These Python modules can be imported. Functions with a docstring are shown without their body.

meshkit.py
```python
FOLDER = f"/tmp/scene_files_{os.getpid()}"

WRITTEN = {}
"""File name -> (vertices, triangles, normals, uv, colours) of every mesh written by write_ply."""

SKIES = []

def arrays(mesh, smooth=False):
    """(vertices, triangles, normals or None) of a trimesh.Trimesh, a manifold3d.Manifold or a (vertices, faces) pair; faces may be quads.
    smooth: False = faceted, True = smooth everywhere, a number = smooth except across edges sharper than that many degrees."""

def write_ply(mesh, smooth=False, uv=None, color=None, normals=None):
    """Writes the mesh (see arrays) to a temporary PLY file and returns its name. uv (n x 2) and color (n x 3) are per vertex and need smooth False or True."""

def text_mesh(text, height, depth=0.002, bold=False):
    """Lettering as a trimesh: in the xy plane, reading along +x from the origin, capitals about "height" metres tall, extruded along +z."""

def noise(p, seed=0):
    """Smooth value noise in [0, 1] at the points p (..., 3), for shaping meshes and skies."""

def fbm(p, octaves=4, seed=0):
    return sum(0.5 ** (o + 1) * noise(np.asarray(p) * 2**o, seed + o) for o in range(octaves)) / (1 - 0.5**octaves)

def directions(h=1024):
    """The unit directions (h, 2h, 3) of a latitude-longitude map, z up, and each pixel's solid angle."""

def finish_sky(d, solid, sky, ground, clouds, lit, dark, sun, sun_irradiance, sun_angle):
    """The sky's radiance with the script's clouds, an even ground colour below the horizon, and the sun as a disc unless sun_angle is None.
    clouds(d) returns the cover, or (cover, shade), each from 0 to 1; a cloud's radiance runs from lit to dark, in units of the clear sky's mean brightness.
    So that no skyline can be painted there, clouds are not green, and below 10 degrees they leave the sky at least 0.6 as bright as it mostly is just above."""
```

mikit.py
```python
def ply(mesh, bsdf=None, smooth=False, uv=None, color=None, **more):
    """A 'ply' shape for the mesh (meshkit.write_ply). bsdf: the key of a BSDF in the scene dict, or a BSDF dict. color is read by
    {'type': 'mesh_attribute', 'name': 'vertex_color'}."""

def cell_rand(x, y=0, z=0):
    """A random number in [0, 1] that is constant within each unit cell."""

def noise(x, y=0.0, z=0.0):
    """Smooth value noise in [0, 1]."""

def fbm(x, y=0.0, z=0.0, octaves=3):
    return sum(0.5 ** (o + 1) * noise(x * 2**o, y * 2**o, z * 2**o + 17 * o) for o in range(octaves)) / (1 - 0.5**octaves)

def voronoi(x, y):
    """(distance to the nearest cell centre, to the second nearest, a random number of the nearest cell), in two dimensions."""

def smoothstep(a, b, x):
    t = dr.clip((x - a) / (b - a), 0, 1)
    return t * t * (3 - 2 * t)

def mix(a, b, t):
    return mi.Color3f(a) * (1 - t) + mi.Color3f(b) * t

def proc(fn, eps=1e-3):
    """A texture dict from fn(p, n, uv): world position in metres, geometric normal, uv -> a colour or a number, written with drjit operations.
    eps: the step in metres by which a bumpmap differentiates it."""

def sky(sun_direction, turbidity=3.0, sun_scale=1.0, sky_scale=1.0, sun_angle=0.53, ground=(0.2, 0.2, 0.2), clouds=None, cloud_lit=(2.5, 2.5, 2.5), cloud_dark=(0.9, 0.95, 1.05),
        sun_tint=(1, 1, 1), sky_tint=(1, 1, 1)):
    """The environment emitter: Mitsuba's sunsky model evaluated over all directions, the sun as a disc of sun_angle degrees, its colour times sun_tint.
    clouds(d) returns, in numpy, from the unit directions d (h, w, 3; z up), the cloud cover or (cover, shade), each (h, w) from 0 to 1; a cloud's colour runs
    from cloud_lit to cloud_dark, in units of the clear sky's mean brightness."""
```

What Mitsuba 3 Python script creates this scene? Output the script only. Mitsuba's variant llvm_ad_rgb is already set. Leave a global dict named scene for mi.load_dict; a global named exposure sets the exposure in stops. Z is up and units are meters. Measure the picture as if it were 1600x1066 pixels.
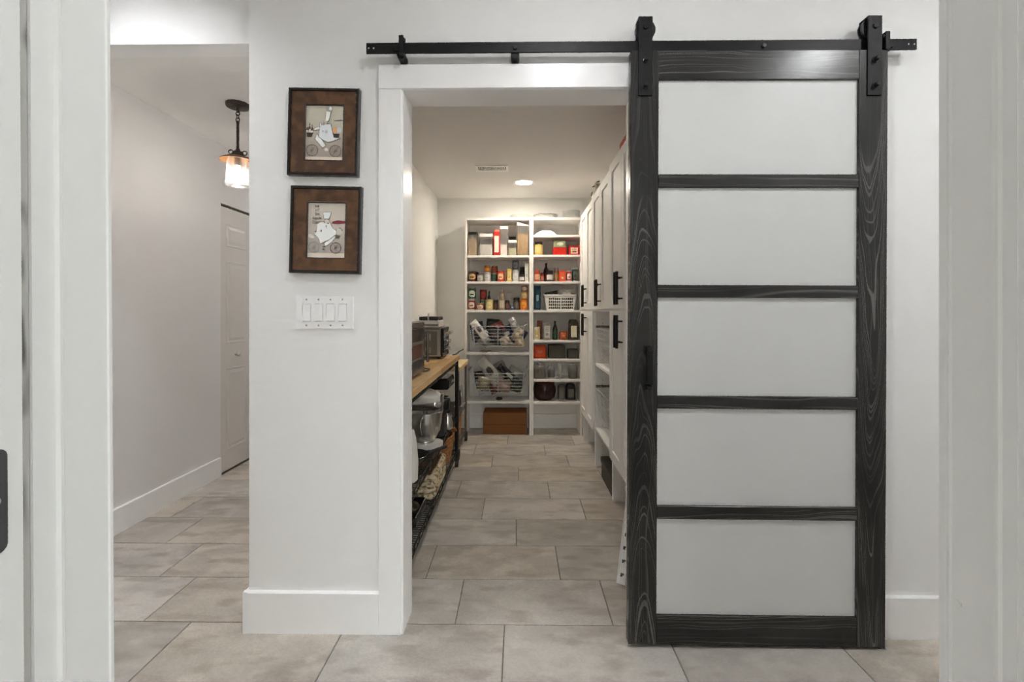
import math, random
import numpy as np, trimesh, mitsuba as mi, drjit as dr
import manifold3d as m3
from shapely.geometry import Polygon, Point, box as sbox
from shapely import affinity
from shapely.ops import unary_union
import mikit, meshkit
from mikit import proc, fbm, noise, smoothstep, mix
T = mi.ScalarTransform4f
random.seed(7); rng = np.random.default_rng(7)
scene, labels, used = {'type': 'scene'}, {}, set()

# ------------------------------------------------------------------ camera, light, exposure
EYE, YAW, FPX = (0.0, 0.0, 1.21), 0.0136, 737.0
scene['camera'] = {'type': 'perspective', 'fov': math.degrees(2 * math.atan(800 / FPX)), 'fov_axis': 'x',
    'near_clip': 0.02, 'far_clip': 50.0, 'principal_point_offset_x': 0.0, 'principal_point_offset_y': 47.0 / 1066,
    'to_world': T().look_at(origin=list(EYE), target=[-math.sin(YAW), math.cos(YAW), EYE[2]], up=[0, 0, 1])}
exposure = 2.28
SKY = 5.6
CORRIDOR_LAMP = (28.0, 28.2, 28.5)
PANTRY_LAMP = (46.0, 41.5, 34.5)
HALL_FILL = (24.0, 23.5, 23.0)
HALL_BULB = (26.0, 24.5, 22.0)
UNSEEN_ROOM_LAMP = (5.0, 5.1, 5.3)
CAN_SPOT, CAN_LAMP = (-1.47, 1.43), (64.0, 65.0, 67.0)
CORRIDOR_SPOTS = [(0.22, 0.72), (1.68, 0.72)]
PANTRY_SPOTS = [(0.05, 4.28)]
HALL_FILL_SPOT = [(-1.6, 4.6)]

scene['sky'] = mikit.sky((.3, .75, .6), turbidity=4.0, sun_scale=0.0, sky_scale=SKY, ground=(.38, .37, .35), sky_tint=(1.35, 1.0, .70))    # enters by an unseen opening placed behind the viewer to light wall and jambs

# ------------------------------------------------------------------ mesh helpers
def numbered(key):
    k, n = key, 0
    while k in used:
        n += 1; k = f'{key}_{n:03d}'
    used.add(k); return k
def lin(h):
    h = h.lstrip('#'); c = [int(h[i:i + 2], 16) / 255 for i in (0, 2, 4)]
    return [x / 12.92 if x <= .04045 else ((x + .055) / 1.055) ** 2.4 for x in c]
def two(b): return {'type': 'twosided', 'bsdf': b}
def prin(c, rough=.5, metal=0., spec=.5, **k):
    if isinstance(c, (list, tuple)): c = {'type': 'rgb', 'value': list(c)}
    return {'type': 'principled', 'base_color': c, 'roughness': rough, 'metallic': metal, 'specular': spec, **k}
def C(h, rough=.5, metal=0.):
    k = f'paint_{h.lstrip("#")}_{int(rough*100)}_{int(metal*100)}'
    if k not in scene: scene[k] = two(prin(lin(h), rough, metal))
    return k
def thing(name, label, cat, group=None):
    k = numbered(name); labels[k] = {'label': label, 'category': cat}
    if group: labels[k]['group'] = group
    return k
def put(parent, part, mesh, mat, smooth=False, label=None, kind=None, **more):
    k = numbered(parent + '__' + part); scene[k] = mikit.ply(mesh, mat, smooth=smooth, **more)
    if label: labels[k] = {'label': label}
    if kind: labels.setdefault(k, {})['kind'] = kind
    return k
def one(name, mesh, mat, label, cat, smooth=False, group=None):
    k = thing(name, label, cat, group); scene[k] = mikit.ply(mesh, mat, smooth=smooth); return k
def struct(name, mesh, mat, smooth=False, label=None):
    k = numbered(name); scene[k] = mikit.ply(mesh, mat, smooth=smooth)
    labels[k] = {'kind': 'structure', 'label': label or name.replace('_', ' ')}; return k
def cat(*ms): return trimesh.util.concatenate([m for m in ms if m is not None])
def bx(x0, x1, y0, y1, z0, z1, b=0.0):
    if x1 < x0: x0, x1 = x1, x0
    if y1 < y0: y0, y1 = y1, y0
    e = np.array([x1 - x0, y1 - y0, z1 - z0]); c = np.array([(x0 + x1) / 2, (y0 + y1) / 2, (z0 + z1) / 2])
    if b <= 0: return trimesh.creation.box(e, T4(c))
    b = min(b, e.min() * .45); P = []
    for sx in (-1, 1):
        for sy in (-1, 1):
            for sz in (-1, 1):
                s = np.array([sx, sy, sz])
                for k in range(3):
                    h = e / 2 - b; h[k] += b; P.append(s * h)
    return trimesh.convex.convex_hull(np.array(P) + c)
def T4(c):
    m = np.eye(4); m[:3, 3] = c; return m
def rbox(x0, x1, y0, y1, z0, z1, r, seg=4, top=None):
    """box with round vertical edges (and softened top)"""
    p = sbox(x0 + r, y0 + r, x1 - r, y1 - r).buffer(r, quad_segs=seg)
    m = trimesh.creation.extrude_polygon(p, z1 - z0); m.apply_translation([0, 0, z0])
    return m
def lathe(prof, c=(0, 0, 0), n=24, sy=1.0):
    """revolve (r, z) profile about z"""
    prof = np.array(prof, float); a = np.arange(n) * 2 * np.pi / n; m = len(prof)
    v = np.stack([prof[:, None, 0] * np.cos(a), prof[:, None, 0] * np.sin(a) * sy, np.repeat(prof[:, 1:2], n, 1)], -1).reshape(-1, 3)
    i, j = np.meshgrid(np.arange(m - 1), np.arange(n), indexing='ij'); j2 = (j + 1) % n
    q = np.stack([i * n + j, i * n + j2, (i + 1) * n + j2, (i + 1) * n + j], -1).reshape(-1, 4)
    f = np.vstack([q[:, [0, 1, 2]], q[:, [0, 2, 3]]])
    t = trimesh.Trimesh(v, f, process=False)
    t.merge_vertices(); t.update_faces(t.nondegenerate_faces()); t.apply_translation(c); return t
def cyl(r, z0, z1, c=(0, 0), n=24, b=0.0):
    if b: return lathe([(0, z0), (r - b, z0), (r, z0 + b), (r, z1 - b), (r - b, z1), (0, z1)], (c[0], c[1], 0), n)
    return lathe([(0, z0), (r, z0), (r, z1), (0, z1)], (c[0], c[1], 0), n)
def rod(p, q, r, n=12, b=0.0):
    p, q = np.array(p, float), np.array(q, float); L = np.linalg.norm(q - p)
    m = cyl(r, 0, L, n=n, b=b); m.apply_transform(trimesh.geometry.align_vectors([0, 0, 1], (q - p) / L)); m.apply_translation(p); return m
def tube(pts, r, n=8, closed=False):
    P = np.array(pts, float); N = len(P)
    d = np.roll(P, -1, 0) - np.roll(P, 1, 0) if closed else np.gradient(P, axis=0)
    d /= np.linalg.norm(d, axis=1, keepdims=True)
    u = np.cross(d[0], [0, 0, 1] if abs(d[0][2]) < .9 else [1, 0, 0]); rings = []
    a = np.arange(n) * 2 * np.pi / n
    for k in range(N):
        u = u - d[k] * (u @ d[k]); u /= np.linalg.norm(u); w = np.cross(d[k], u)
        rings.append(P[k] + r * (np.cos(a)[:, None] * u + np.sin(a)[:, None] * w))
    v = np.vstack(rings); F = []
    for k in range(N if closed else N - 1):
        k2 = (k + 1) % N
        for j in range(n):
            j2 = (j + 1) % n; F += [[k * n + j, k * n + j2, k2 * n + j2], [k * n + j, k2 * n + j2, k2 * n + j]]
    if not closed:
        v = np.vstack([v, P[0], P[-1]]); e = N * n
        for j in range(n):
            j2 = (j + 1) % n; F += [[e, j2, j], [e + 1, (N - 1) * n + j, (N - 1) * n + j2]]
    return trimesh.Trimesh(v, F, process=False)
def torus(c, R, r, axis=(0, 0, 1), n=24, m=8):
    a = np.arange(n) * 2 * np.pi / n
    P = np.stack([R * np.cos(a), R * np.sin(a), 0 * a], 1)
    M = trimesh.geometry.align_vectors([0, 0, 1], axis)[:3, :3]
    return tube(P @ M.T + np.array(c), r, m, True)
def ex_xz(poly, y0, y1):
    """polygon in (x, z), thickness y0..y1"""
    if hasattr(poly, 'geoms'): return cat(*[ex_xz(g, y0, y1) for g in poly.geoms if g.area > 0])
    m = trimesh.creation.extrude_polygon(poly, y1 - y0)
    v = m.vertices.copy(); m.vertices = np.stack([v[:, 0], y1 - v[:, 2], v[:, 1]], 1); return m
def ex_yz(poly, x0, x1):
    m = trimesh.creation.extrude_polygon(poly, x1 - x0)
    v = m.vertices.copy(); m.vertices = np.stack([x0 + v[:, 2], v[:, 0], v[:, 1]], 1); return m
def ex_xy(poly, z0, z1):
    m = trimesh.creation.extrude_polygon(poly, z1 - z0); m.apply_translation([0, 0, z0]); return m
def hull(pts_r, refine=10):
    """hull of spheres [(x,y,z,r)]"""
    P = []
    for x, y, z, r in pts_r: P.append(trimesh.creation.icosphere(2, r).vertices + np.array([x, y, z]))
    return trimesh.convex.convex_hull(np.vstack(P))
def move(m, d=(0, 0, 0), rot=None, about=None):
    m = m.copy()
    if rot: m.apply_transform(trimesh.transformations.rotation_matrix(math.radians(rot[0]), rot[1], about if about is not None else [0, 0, 0]))
    m.apply_translation(d); return m

# ------------------------------------------------------------------ materials
def bump(b, fn, scale, eps=1e-3):
    return two({'type': 'bumpmap', 'height': proc(fn, eps), 'scale': scale, 'bsdf': b})
def orange_peel(p, n, uv):
    return smoothstep(.35, .8, fbm(p.x * 55, p.y * 55, p.z * 75, 2))
scene['wall_paint'] = bump(prin((.80, .80, .79), .62, spec=.3), orange_peel, .0009, 2e-3)
scene['lamplit_wall_paint'] = bump(prin((.75, .735, .735), .62, spec=.3), orange_peel, .0009, 2e-3)  # wall paint with the warmer, dimmer hall lamp light put into its colour
def knockdown(p, n, uv):
    return smoothstep(.52, .62, fbm(p.x * 9, p.y * 9, p.z * 9, 3))
scene['ceiling_paint'] = bump(prin((.76, .75, .735), .75, spec=.2), knockdown, .0015, 3e-3)
scene['trim_paint'] = two(prin((.86, .86, .86), .28))
scene['dimmed_jamb_paint'] = two(prin((.72, .725, .72), .38))  # white jamb paint darkened to offset the strong light from behind
scene['cabinet_white'] = two(prin((.84, .835, .83), .5, spec=.35))
scene['shelf_white'] = two(prin((.86, .845, .82), .45))
scene['black_metal'] = two(prin((.006, .0065, .007), .42, spec=.25))
scene['black_gloss'] = two(prin((.012, .012, .013), .18))
scene['black_plastic'] = two(prin((.022, .021, .021), .45))
scene['can_black'] = two(prin((.05, .05, .05), .5))
scene['chrome'] = two(prin((.75, .75, .76), .16, 1.))
scene['steel'] = two(prin((.62, .61, .59), .28, 1.))
scene['wire_grey'] = two(prin((.72, .72, .73), .3, .7))
scene['grout'] = two(prin((.21, .20, .185), .9, spec=.1))
scene['hole_dark'] = two(prin((.10, .09, .08), .9, spec=.1))  # shade inside holes and slots put into a flat dark colour
scene['frosted_glass'] = two(prin((.60, .605, .60), .42, spec=.5))
def glassy(w, c): return {'type': 'blendbsdf', 'weight': w, 'a': {'type': 'thindielectric', 'int_ior': 1.45}, 'b': two({'type': 'diffuse', 'reflectance': {'type': 'rgb', 'value': c}})}
scene['clear_glass'] = glassy(.10, [.8, .8, .76])
scene['clear_plastic'] = glassy(.07, [.75, .75, .73])
def tile_fn(base, sd):
    def f(p, n, uv):
        a = fbm(p.x * 3.1 + sd, p.y * 4.2 + sd * 1.7, 3.0, 4)
        b = fbm(p.x * 13 + sd * 3, p.y * 17, 1.0, 4)
        g = noise(p.x * 160, p.y * 220, sd)
        c = mix([x * .86 for x in base], [x * 1.12 for x in base], smoothstep(.25, .75, a))
        c = mix(c, [x * 1.22 for x in base], smoothstep(.5, .85, b) * .5)
        c = mix(c, [base[0] * .56, base[1] * .51, base[2] * .46], smoothstep(.46, .80, fbm(p.x * 7.3 - sd * 2, p.y * 19 + 4, 9.0, 5)) * .48)
        return c * (0.93 + .14 * g)
    return f
TILES = []
for k, base in enumerate([(.455, .425, .39), (.49, .46, .425), (.425, .395, .358), (.478, .432, .375)]):  # tile tones vary; the tan one puts warm lamp light into colour
    scene[f'tile_tone_{k}'] = two(prin(proc(tile_fn(base, 3.7 * k + 1)), .42, spec=.45)); TILES.append(f'tile_tone_{k}')
def grain_fn(vertical):
    def f(p, n, uv):
        a, s = (p.x, p.z) if vertical else (p.z, p.x)
        w = fbm(a * 9, s * 1.7 + dr.floor(a * 4.0) * .37, 5.0, 3)
        aw = a + .075 * w + .012 * fbm(a * 30, s * 6.0, 3.0, 2)
        ring = noise(aw * 330, s * .6, 2.0)
        if vertical:
            aa = a - dr.select(a < .85, .452, 1.259)
            phi = s * dr.select(a < .85, .30, -.26) + dr.square(aa) * 42 + .16 * fbm(a * 11, s * 2.0, 6.0, 3)
            ring = dr.maximum(ring * .75, smoothstep(.30, 1.0, noise(phi * 270, s * 1.5, 1.0)))
        fine = noise(a * 900, s * 16, 2.0)
        patch = smoothstep(.34, .68, fbm(a * 12, s * 2.6, 8.0, 3))
        v = smoothstep(.50, .95, ring) * (.25 + .75 * patch) * (.55 + .45 * fine) + .10 * patch
        return mix((.0075, .0075, .007), (.120, .118, .110), dr.clip(v, 0, 1))
    return f
scene['dark_wood_upright'] = two(prin(proc(grain_fn(True)), .30, spec=.4))
scene['dark_wood_level'] = two(prin(proc(grain_fn(False)), .26, spec=.5))
def block_fn(p, n, uv):
    strip = mikit.cell_rand(p.x / .042, dr.floor(p.x / .042) * 7.3 + p.y / .38, 3)
    g = noise(p.x * 300, p.y * 9, 2.0) * .5 + fbm(p.x * 60, p.y * 3, 1.0, 3) * .5
    return mix((.40, .22, .085), (.66, .44, .22), dr.clip(strip * .65 + g * .5, 0, 1))
scene['butcher_block'] = two(prin(proc(block_fn), .4))
scene['pale_wood'] = two(prin((.62, .47, .27), .5))
def burl_fn(p, n, uv):
    a = fbm(p.x * 38, p.z * 38, 2.0, 4)
    return mix((.058, .026, .011), (.115, .052, .020), smoothstep(.3, .75, a))
scene['burl_wood'] = two(prin(proc(burl_fn), .4))
def wicker_fn(p, n, uv):
    return mix((.22, .085, .03), (.50, .23, .09), noise(p.x * 90, p.y * 90, p.z * 110))
scene['wicker'] = two(prin(proc(wicker_fn), .7))
def cardboard_fn(p, n, uv):
    return mix((.20, .085, .030), (.26, .115, .045), fbm(p.x * 6, p.y * 6, p.z * 60, 3))
scene['cardboard'] = two(prin(proc(cardboard_fn), .8, spec=.2))
def dirt_fn(p, n, uv):
    a = fbm(p.x * 10, p.y * 40, p.z * 9, 4) * .6 + noise(p.y * 120, p.z * 45, 2.0) * .4
    return mix((.47, .47, .45), (.12, .12, .11), smoothstep(.5, .74, a))
scene['weathered_strip'] = two(prin(proc(dirt_fn), .8, spec=.2))
scene['shade_copper'] = two(prin((.20, .095, .04), .38, .5))
scene['bronze'] = two(prin((.045, .032, .025), .4, .4))

# ------------------------------------------------------------------ the setting
WY = 1.77                       # face of the pantry wall
HALL_X, END_X, PL, PR, PB = -2.187, -1.018, -0.84, 0.905, 4.885
fl = struct('floor', bx(-2.3, 2.5, .333, 6.0, -.03, -.003), 'grout', label='floor of long grey stone-look tiles in staggered rows')
def tile_row(y0, y1, joint, xa, xb, row):
    k0 = math.floor((xa - joint) / .609)
    for k in range(k0, 60):
        a, b = joint + k * .609, joint + (k + 1) * .609
        if a >= xb: break
        a2, b2 = max(a, xa), min(b, xb)
        if b2 - a2 < .03: continue
        h = (row * 7 + k * 5 + (k * row) % 3) % 4
        put(fl, 'tile', bx(a2 + .0022, b2 - .0022, y0 + .0022, y1 - .0022, -.006, 0, .0015), TILES[h])
JOINTS = [-.245, -.42, -.012, -.215, .205, 0.0, -.21, .23, -.1, .08, -.3, .2]
rows = [(1.511 - .308 * 3, -.20), (1.511 - .308 * 2, .10), (1.511 - .308, .25), (1.511, -.054)] + [(1.819 + .3065 * k, JOINTS[k]) for k in range(12)]
for r, (y0, j) in enumerate(rows):
    y1 = y0 + (.308 if r < 4 else .3065)
    if y0 < 1.95: tile_row(y0, y1, j, -2.187, 2.4, r)
    else:
        tile_row(y0, y1, j, -2.187, -1.018, r)
        if y0 < 4.85: tile_row(y0, min(y1, PB), j, PL, PR, r)
struct('floor_room', bx(-1.7, 1.7, -2.7, .333, -.03, 0), C('#b9b2a8', .6), label='plain floor of the room the view is taken from')

def face(x0, x1, z0, z1, *holes):
    p = sbox(x0, z0, x1, z1)
    for h in holes: p = p.difference(sbox(*h))
    return p
OPEN_L, OPEN_R, OPEN_T = -.450, .452, 2.055
struct('wall_pantry_front', ex_xz(face(END_X, 2.4, 0, 2.66, (OPEN_L, -1, OPEN_R, OPEN_T)), WY, 1.893), 'wall_paint', label='white textured wall around the pantry opening')
struct('wall_hall_left', ex_yz(face(.333, 6.0, 0, 2.66, (3.437, -1, 4.22, 2.005)), HALL_X - .1, HALL_X), 'lamplit_wall_paint', label='plain left wall of the side hall')
struct('wall_between', bx(END_X, PL, 1.893, 6.0, 0, 2.66), 'wall_paint', label='wall between side hall and pantry')
struct('wall_hall_end', bx(HALL_X - .1, END_X, 6.0, 6.1, 0, 2.66), 'lamplit_wall_paint')
struct('wall_hall_header', bx(HALL_X, END_X, 1.80, 1.893, 2.238, 2.66), 'wall_paint', label='bright white wall over the side hall opening')
struct('wall_pantry_back', bx(PL, PR + .1, PB, PB + .1, 0, 2.66), 'wall_paint', label='back wall of the pantry')
struct('wall_pantry_right', bx(PR, PR + .1, 1.893, PB, 0, 2.66), 'wall_paint', label='right wall of the pantry behind the cabinets')
struct('wall_corridor_right', bx(2.4, 2.5, .333, 1.893, 0, 2.66), 'wall_paint')
struct('wall_corridor_near', ex_xz(face(HALL_X, 2.4, 0, 2.66, (-.4095, -1, .42, 2.07)), .333, .428), 'wall_paint', label='wall with the doorway one looks through')
struct('ceiling', ex_xy(sbox(HALL_X - .1, .333, 2.5, 1.893).difference(Point(*CAN_SPOT).buffer(.081, quad_segs=12)), 2.66, 2.80), 'ceiling_paint', label='corridor ceiling')
struct('ceiling_hall', bx(HALL_X, END_X, 1.893, 6.0, 2.43, 2.52), 'ceiling_paint', label='textured ceiling of the side hall')
struct('ceiling_pantry', bx(PL, PR, 1.893, PB, 2.377, 2.46), 'ceiling_paint', label='pantry ceiling')
# the room behind the viewer
struct('wall_room_back', ex_xz(face(-1.7, 1.7, 0, 2.5, (-.45, -1, 1.60, 2.25)), -2.8, -2.7), 'wall_paint', label='wall behind the viewer with a wide unseen opening placed to let sky light in')  # opening is out of view, placed so sky light reaches the lower wall
struct('trim_9', ex_xz(face(-.52, 1.67, 0, 2.32, (-.45, -1, 1.60, 2.25)), -2.7, -2.68), 'trim_paint', label='white casing of the unseen opening placed behind the viewer for sky light')
struct('wall_room_left', bx(-1.8, -1.7, -2.8, .333, 0, 2.5), 'wall_paint')
struct('wall_room_right', bx(1.7, 1.8, -2.8, .333, 0, 2.5), 'wall_paint')
struct('ceiling_room', bx(-1.8, 1.8, -2.8, .333, 2.44, 2.5), 'ceiling_paint')

# trim round the pantry opening
struct('trim_1', bx(-.522, -.437, 1.750, WY, 0, 2.037, .002), 'trim_paint', label='white side casing of the pantry opening')
struct('trim_2', bx(-.522, .527, 1.747, WY, 2.037, 2.127, .002), 'trim_paint', label='white head casing over the pantry opening')
struct('trim_3', bx(.437, .522, 1.750, WY, 0, 2.037, .002), 'trim_paint', label='white right casing behind the sliding door')
struct('trim_4', bx(OPEN_L, -.430, 1.757, 1.900, 0, 2.035, .0015), 'trim_paint', label='white jamb lining on the left of the pantry opening')
struct('trim_5', bx(OPEN_L, OPEN_R, 1.757, 1.900, 2.035, OPEN_T, .0015), 'trim_paint', label='white lining at the head of the pantry opening')
struct('trim_6', bx(.432, OPEN_R, 1.757, 1.900, 0, 2.035, .0015), 'trim_paint', label='white jamb lining on the right of the pantry opening')
def base_prof(h, t=.016): return [(0, 0), (t, 0), (t, h - .004), (t - .005, h), (0, h)]
def base_x(name, x0, x1, yface, h, label):      # faces -y
    struct(name, ex_yz(Polygon([(yface - a, b) for a, b in base_prof(h)]), x0, x1), 'trim_paint', label=label)
def base_y(name, y0, y1, xface, s, h, label):
    struct(name, ex_xz(Polygon([(xface + s * a, b) for a, b in base_prof(h)]), y0, y1), 'trim_paint', label=label)
base_x('baseboard_front_left', END_X - .016, -.522, WY, .155, 'tall white baseboard under the light switches')
base_x('baseboard_front_right', .522, 2.4, WY, .155, 'tall white baseboard right of the sliding door')
base_y('baseboard_corner', WY - .016, 5.98, END_X, -1, .155, 'baseboard on the hall side of the wall end')
base_y('baseboard_hall', .45, 3.42, HALL_X, 1, .14, 'tall white baseboard along the left hall wall')
base_y('baseboard_hall_far', 4.24, 5.98, HALL_X, 1, .14, 'baseboard beyond the bifold door')
base_x('baseboard_pantry_back', PL, PR, PB, .147, 'white baseboard behind the shelving')
base_y('baseboard_pantry_left', 1.9, PB - .016, PL, 1, .147, 'white baseboard behind the rolling racks')

# frame of the doorway one looks through (slightly out of plumb on the left)
def lean(m, k):
    m = m.copy(); m.vertices[:, 0] -= (m.vertices[:, 2] - 1.21) * k; return m
LJ = [(-.4095, .300), (-.4095, .437), (-.3815, .437), (-.378, .4335), (-.378, .4305), (-.3793, .4295), (-.3793, .3885), (-.378, .3865), (-.378, .384), (-.381, .3825), (-.381, .3645), (-.3845, .3635), (-.3845, .3530), (-.376, .352), (-.376, .300)]
struct('door_frame_left', lean(ex_xy(Polygon(LJ), 0, 2.05), .0066), 'dimmed_jamb_paint', label='white left door jamb close to the viewer')
put('door_frame_left', 'weatherstrip', lean(bx(-.3846, -.3828, .3533, .3633, .01, 2.03), .0066), 'weathered_strip', label='grey worn strip in the rebate of the jamb')
sp = ex_yz(sbox(.315, 1.041, .3345, 1.104).buffer(.006), -.377, -.375)
put('door_frame_left', 'strike_plate', lean(sp, .0066), C('#57585a', .35, .6), label='dark metal strike plate')
put('door_frame_left', 'screw', lean(rod((-.3752, .3325, 1.073), (-.3742, .3325, 1.073), .003), .0066), C('#c9c9c6', .3, .8))
RJ = [(0.42, 0.3), (0.42, 0.437), (0.3852, 0.437), (0.3827, 0.4345), (0.3827, 0.4275), (0.3839, 0.4262), (0.3827, 0.4245), (0.3842, 0.4232), (0.3842, 0.388), (0.3825, 0.3865), (0.382, 0.3835), (0.382, 0.381), (0.3837, 0.379), (0.3837, 0.368), (0.3829, 0.3665), (0.3829, 0.3)]
struct('door_frame_right', ex_xy(Polygon(RJ), 0, 2.05), 'dimmed_jamb_paint', label='white right door jamb close to the viewer')
def chip(y, z, s): return hull([(.3837, y, z, .0006 * s), (.3837, y - .004 * s, z - .004 * s, .0008 * s)])
for y, z, s in [(.417, .958, .8), (.3655, .893, 1), (.3632, 1.0345, .7)]: put('door_frame_right', 'paint_blob', chip(y, z, s), C('#c2c2bd', .5))
struct('trim_7', ex_xz(face(-.4095, .42, 2.05, 2.07), .300, .437), 'dimmed_jamb_paint', label='head of the near door frame')

# bifold door in the hall
d1 = struct('door_1', cat(*[bx(HALL_X - .035, HALL_X - .004, a, a + .385, .012, 1.985, .002) for a in (3.441,)]), C('#d6d2cd', .4), label='white panelled bifold door in the left hall wall')
def raised(y0, y1, z0, z1, x):
    o = np.array([[y0, z0], [y1, z0], [y1, z1], [y0, z1]])
    def ring(k, h): return np.array([[x + h, y0 + k, z0 + k], [x + h, y1 - k, z0 + k], [x + h, y1 - k, z1 - k], [x + h, y0 + k, z1 - k]])
    R = [ring(0, .0), ring(.004, .0055), ring(.012, .003), ring(.022, .003), ring(.040, .0075)]
    v = np.vstack(R); F = []
    for a in range(len(R) - 1):
        for j in range(4):
            j2 = (j + 1) % 4; F.append([a * 4 + j, a * 4 + j2, a * 4 + 4 + j2, a * 4 + 4 + j])
    e = (len(R) - 1) * 4; F.append([e, e + 1, e + 2, e + 3]); F.append([3, 2, 1, 0]); F = np.array(F)
    return trimesh.Trimesh(v, np.vstack([F[:, [0, 1, 2]], F[:, [0, 2, 3]]]), process=False)
for z0, z1 in [(.165, .78), (.965, 1.58), (1.695, 1.865)]: put('door_1', 'panel', raised(3.505, 3.765, z0, z1, HALL_X - .0042), C('#d6d2cd', .4))
kn = lathe([(0, 0), (.009, 0), (.008, .012), (.011, .016), (.0165, .024), (.017, .030), (.012, .036), (0, .0375)], n=20)
kn.apply_transform(trimesh.geometry.align_vectors([0, 0, 1], [1, 0, 0])); kn.apply_translation([HALL_X - .005, 3.62, .875])
put('door_1', 'knob', kn, 'chrome', True, label='small round satin knob')
struct('door_2', bx(HALL_X - .035, HALL_X - .004, 3.830, 4.215, .012, 1.985, .002), C('#d6d2cd', .4), label='second leaf of the bifold door')
struct('trim_8', bx(HALL_X - .06, HALL_X - .012, 3.437, 4.22, 1.987, 2.005), 'hole_dark', label='dark track gap over the bifold door')
struct('wall_closet', bx(HALL_X - .13, HALL_X - .1, 3.3, 4.3, 0, 2.1), 'wall_paint')

# ------------------------------------------------------------------ lamps
def spot(x, y, z, rad, label, r=.075):
    k = thing('recessed_light', label, 'ceiling light')
    put(k, 'trim_ring', lathe([(r - .002, z - .002), (r + .004, z - .006), (r + .018, z - .003), (r + .020, z), (r - .002, z)], (x, y, 0), 40), 'trim_paint', 40)
    m = lathe([(0, z - .004), (r * .7, z - .0035), (r, z - .002)], (x, y, 0), 40); m.invert() if m.face_normals[:, 2].mean() > 0 else None
    kk = numbered(k + '__lens'); scene[kk] = mikit.ply(m, C('#f4f4f2', .5), emitter={'type': 'area', 'radiance': {'type': 'rgb', 'value': list(rad)}})
WHERE = ['in the corridor ceiling before the pantry opening', 'in the corridor ceiling right of the sliding door']
for (x, y), w in zip(CORRIDOR_SPOTS, WHERE): spot(x, y, 2.66, CORRIDOR_LAMP, 'round recessed downlight ' + w, .085)
for (x, y), w in zip(PANTRY_SPOTS, ['glowing in the pantry ceiling near the back wall', 'in the pantry ceiling just inside the opening']): spot(x, y, 2.377, PANTRY_LAMP, 'round white recessed downlight ' + w)
k = thing('can_light', 'deep recessed can light in the corridor ceiling before the side hall', 'ceiling light')
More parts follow.
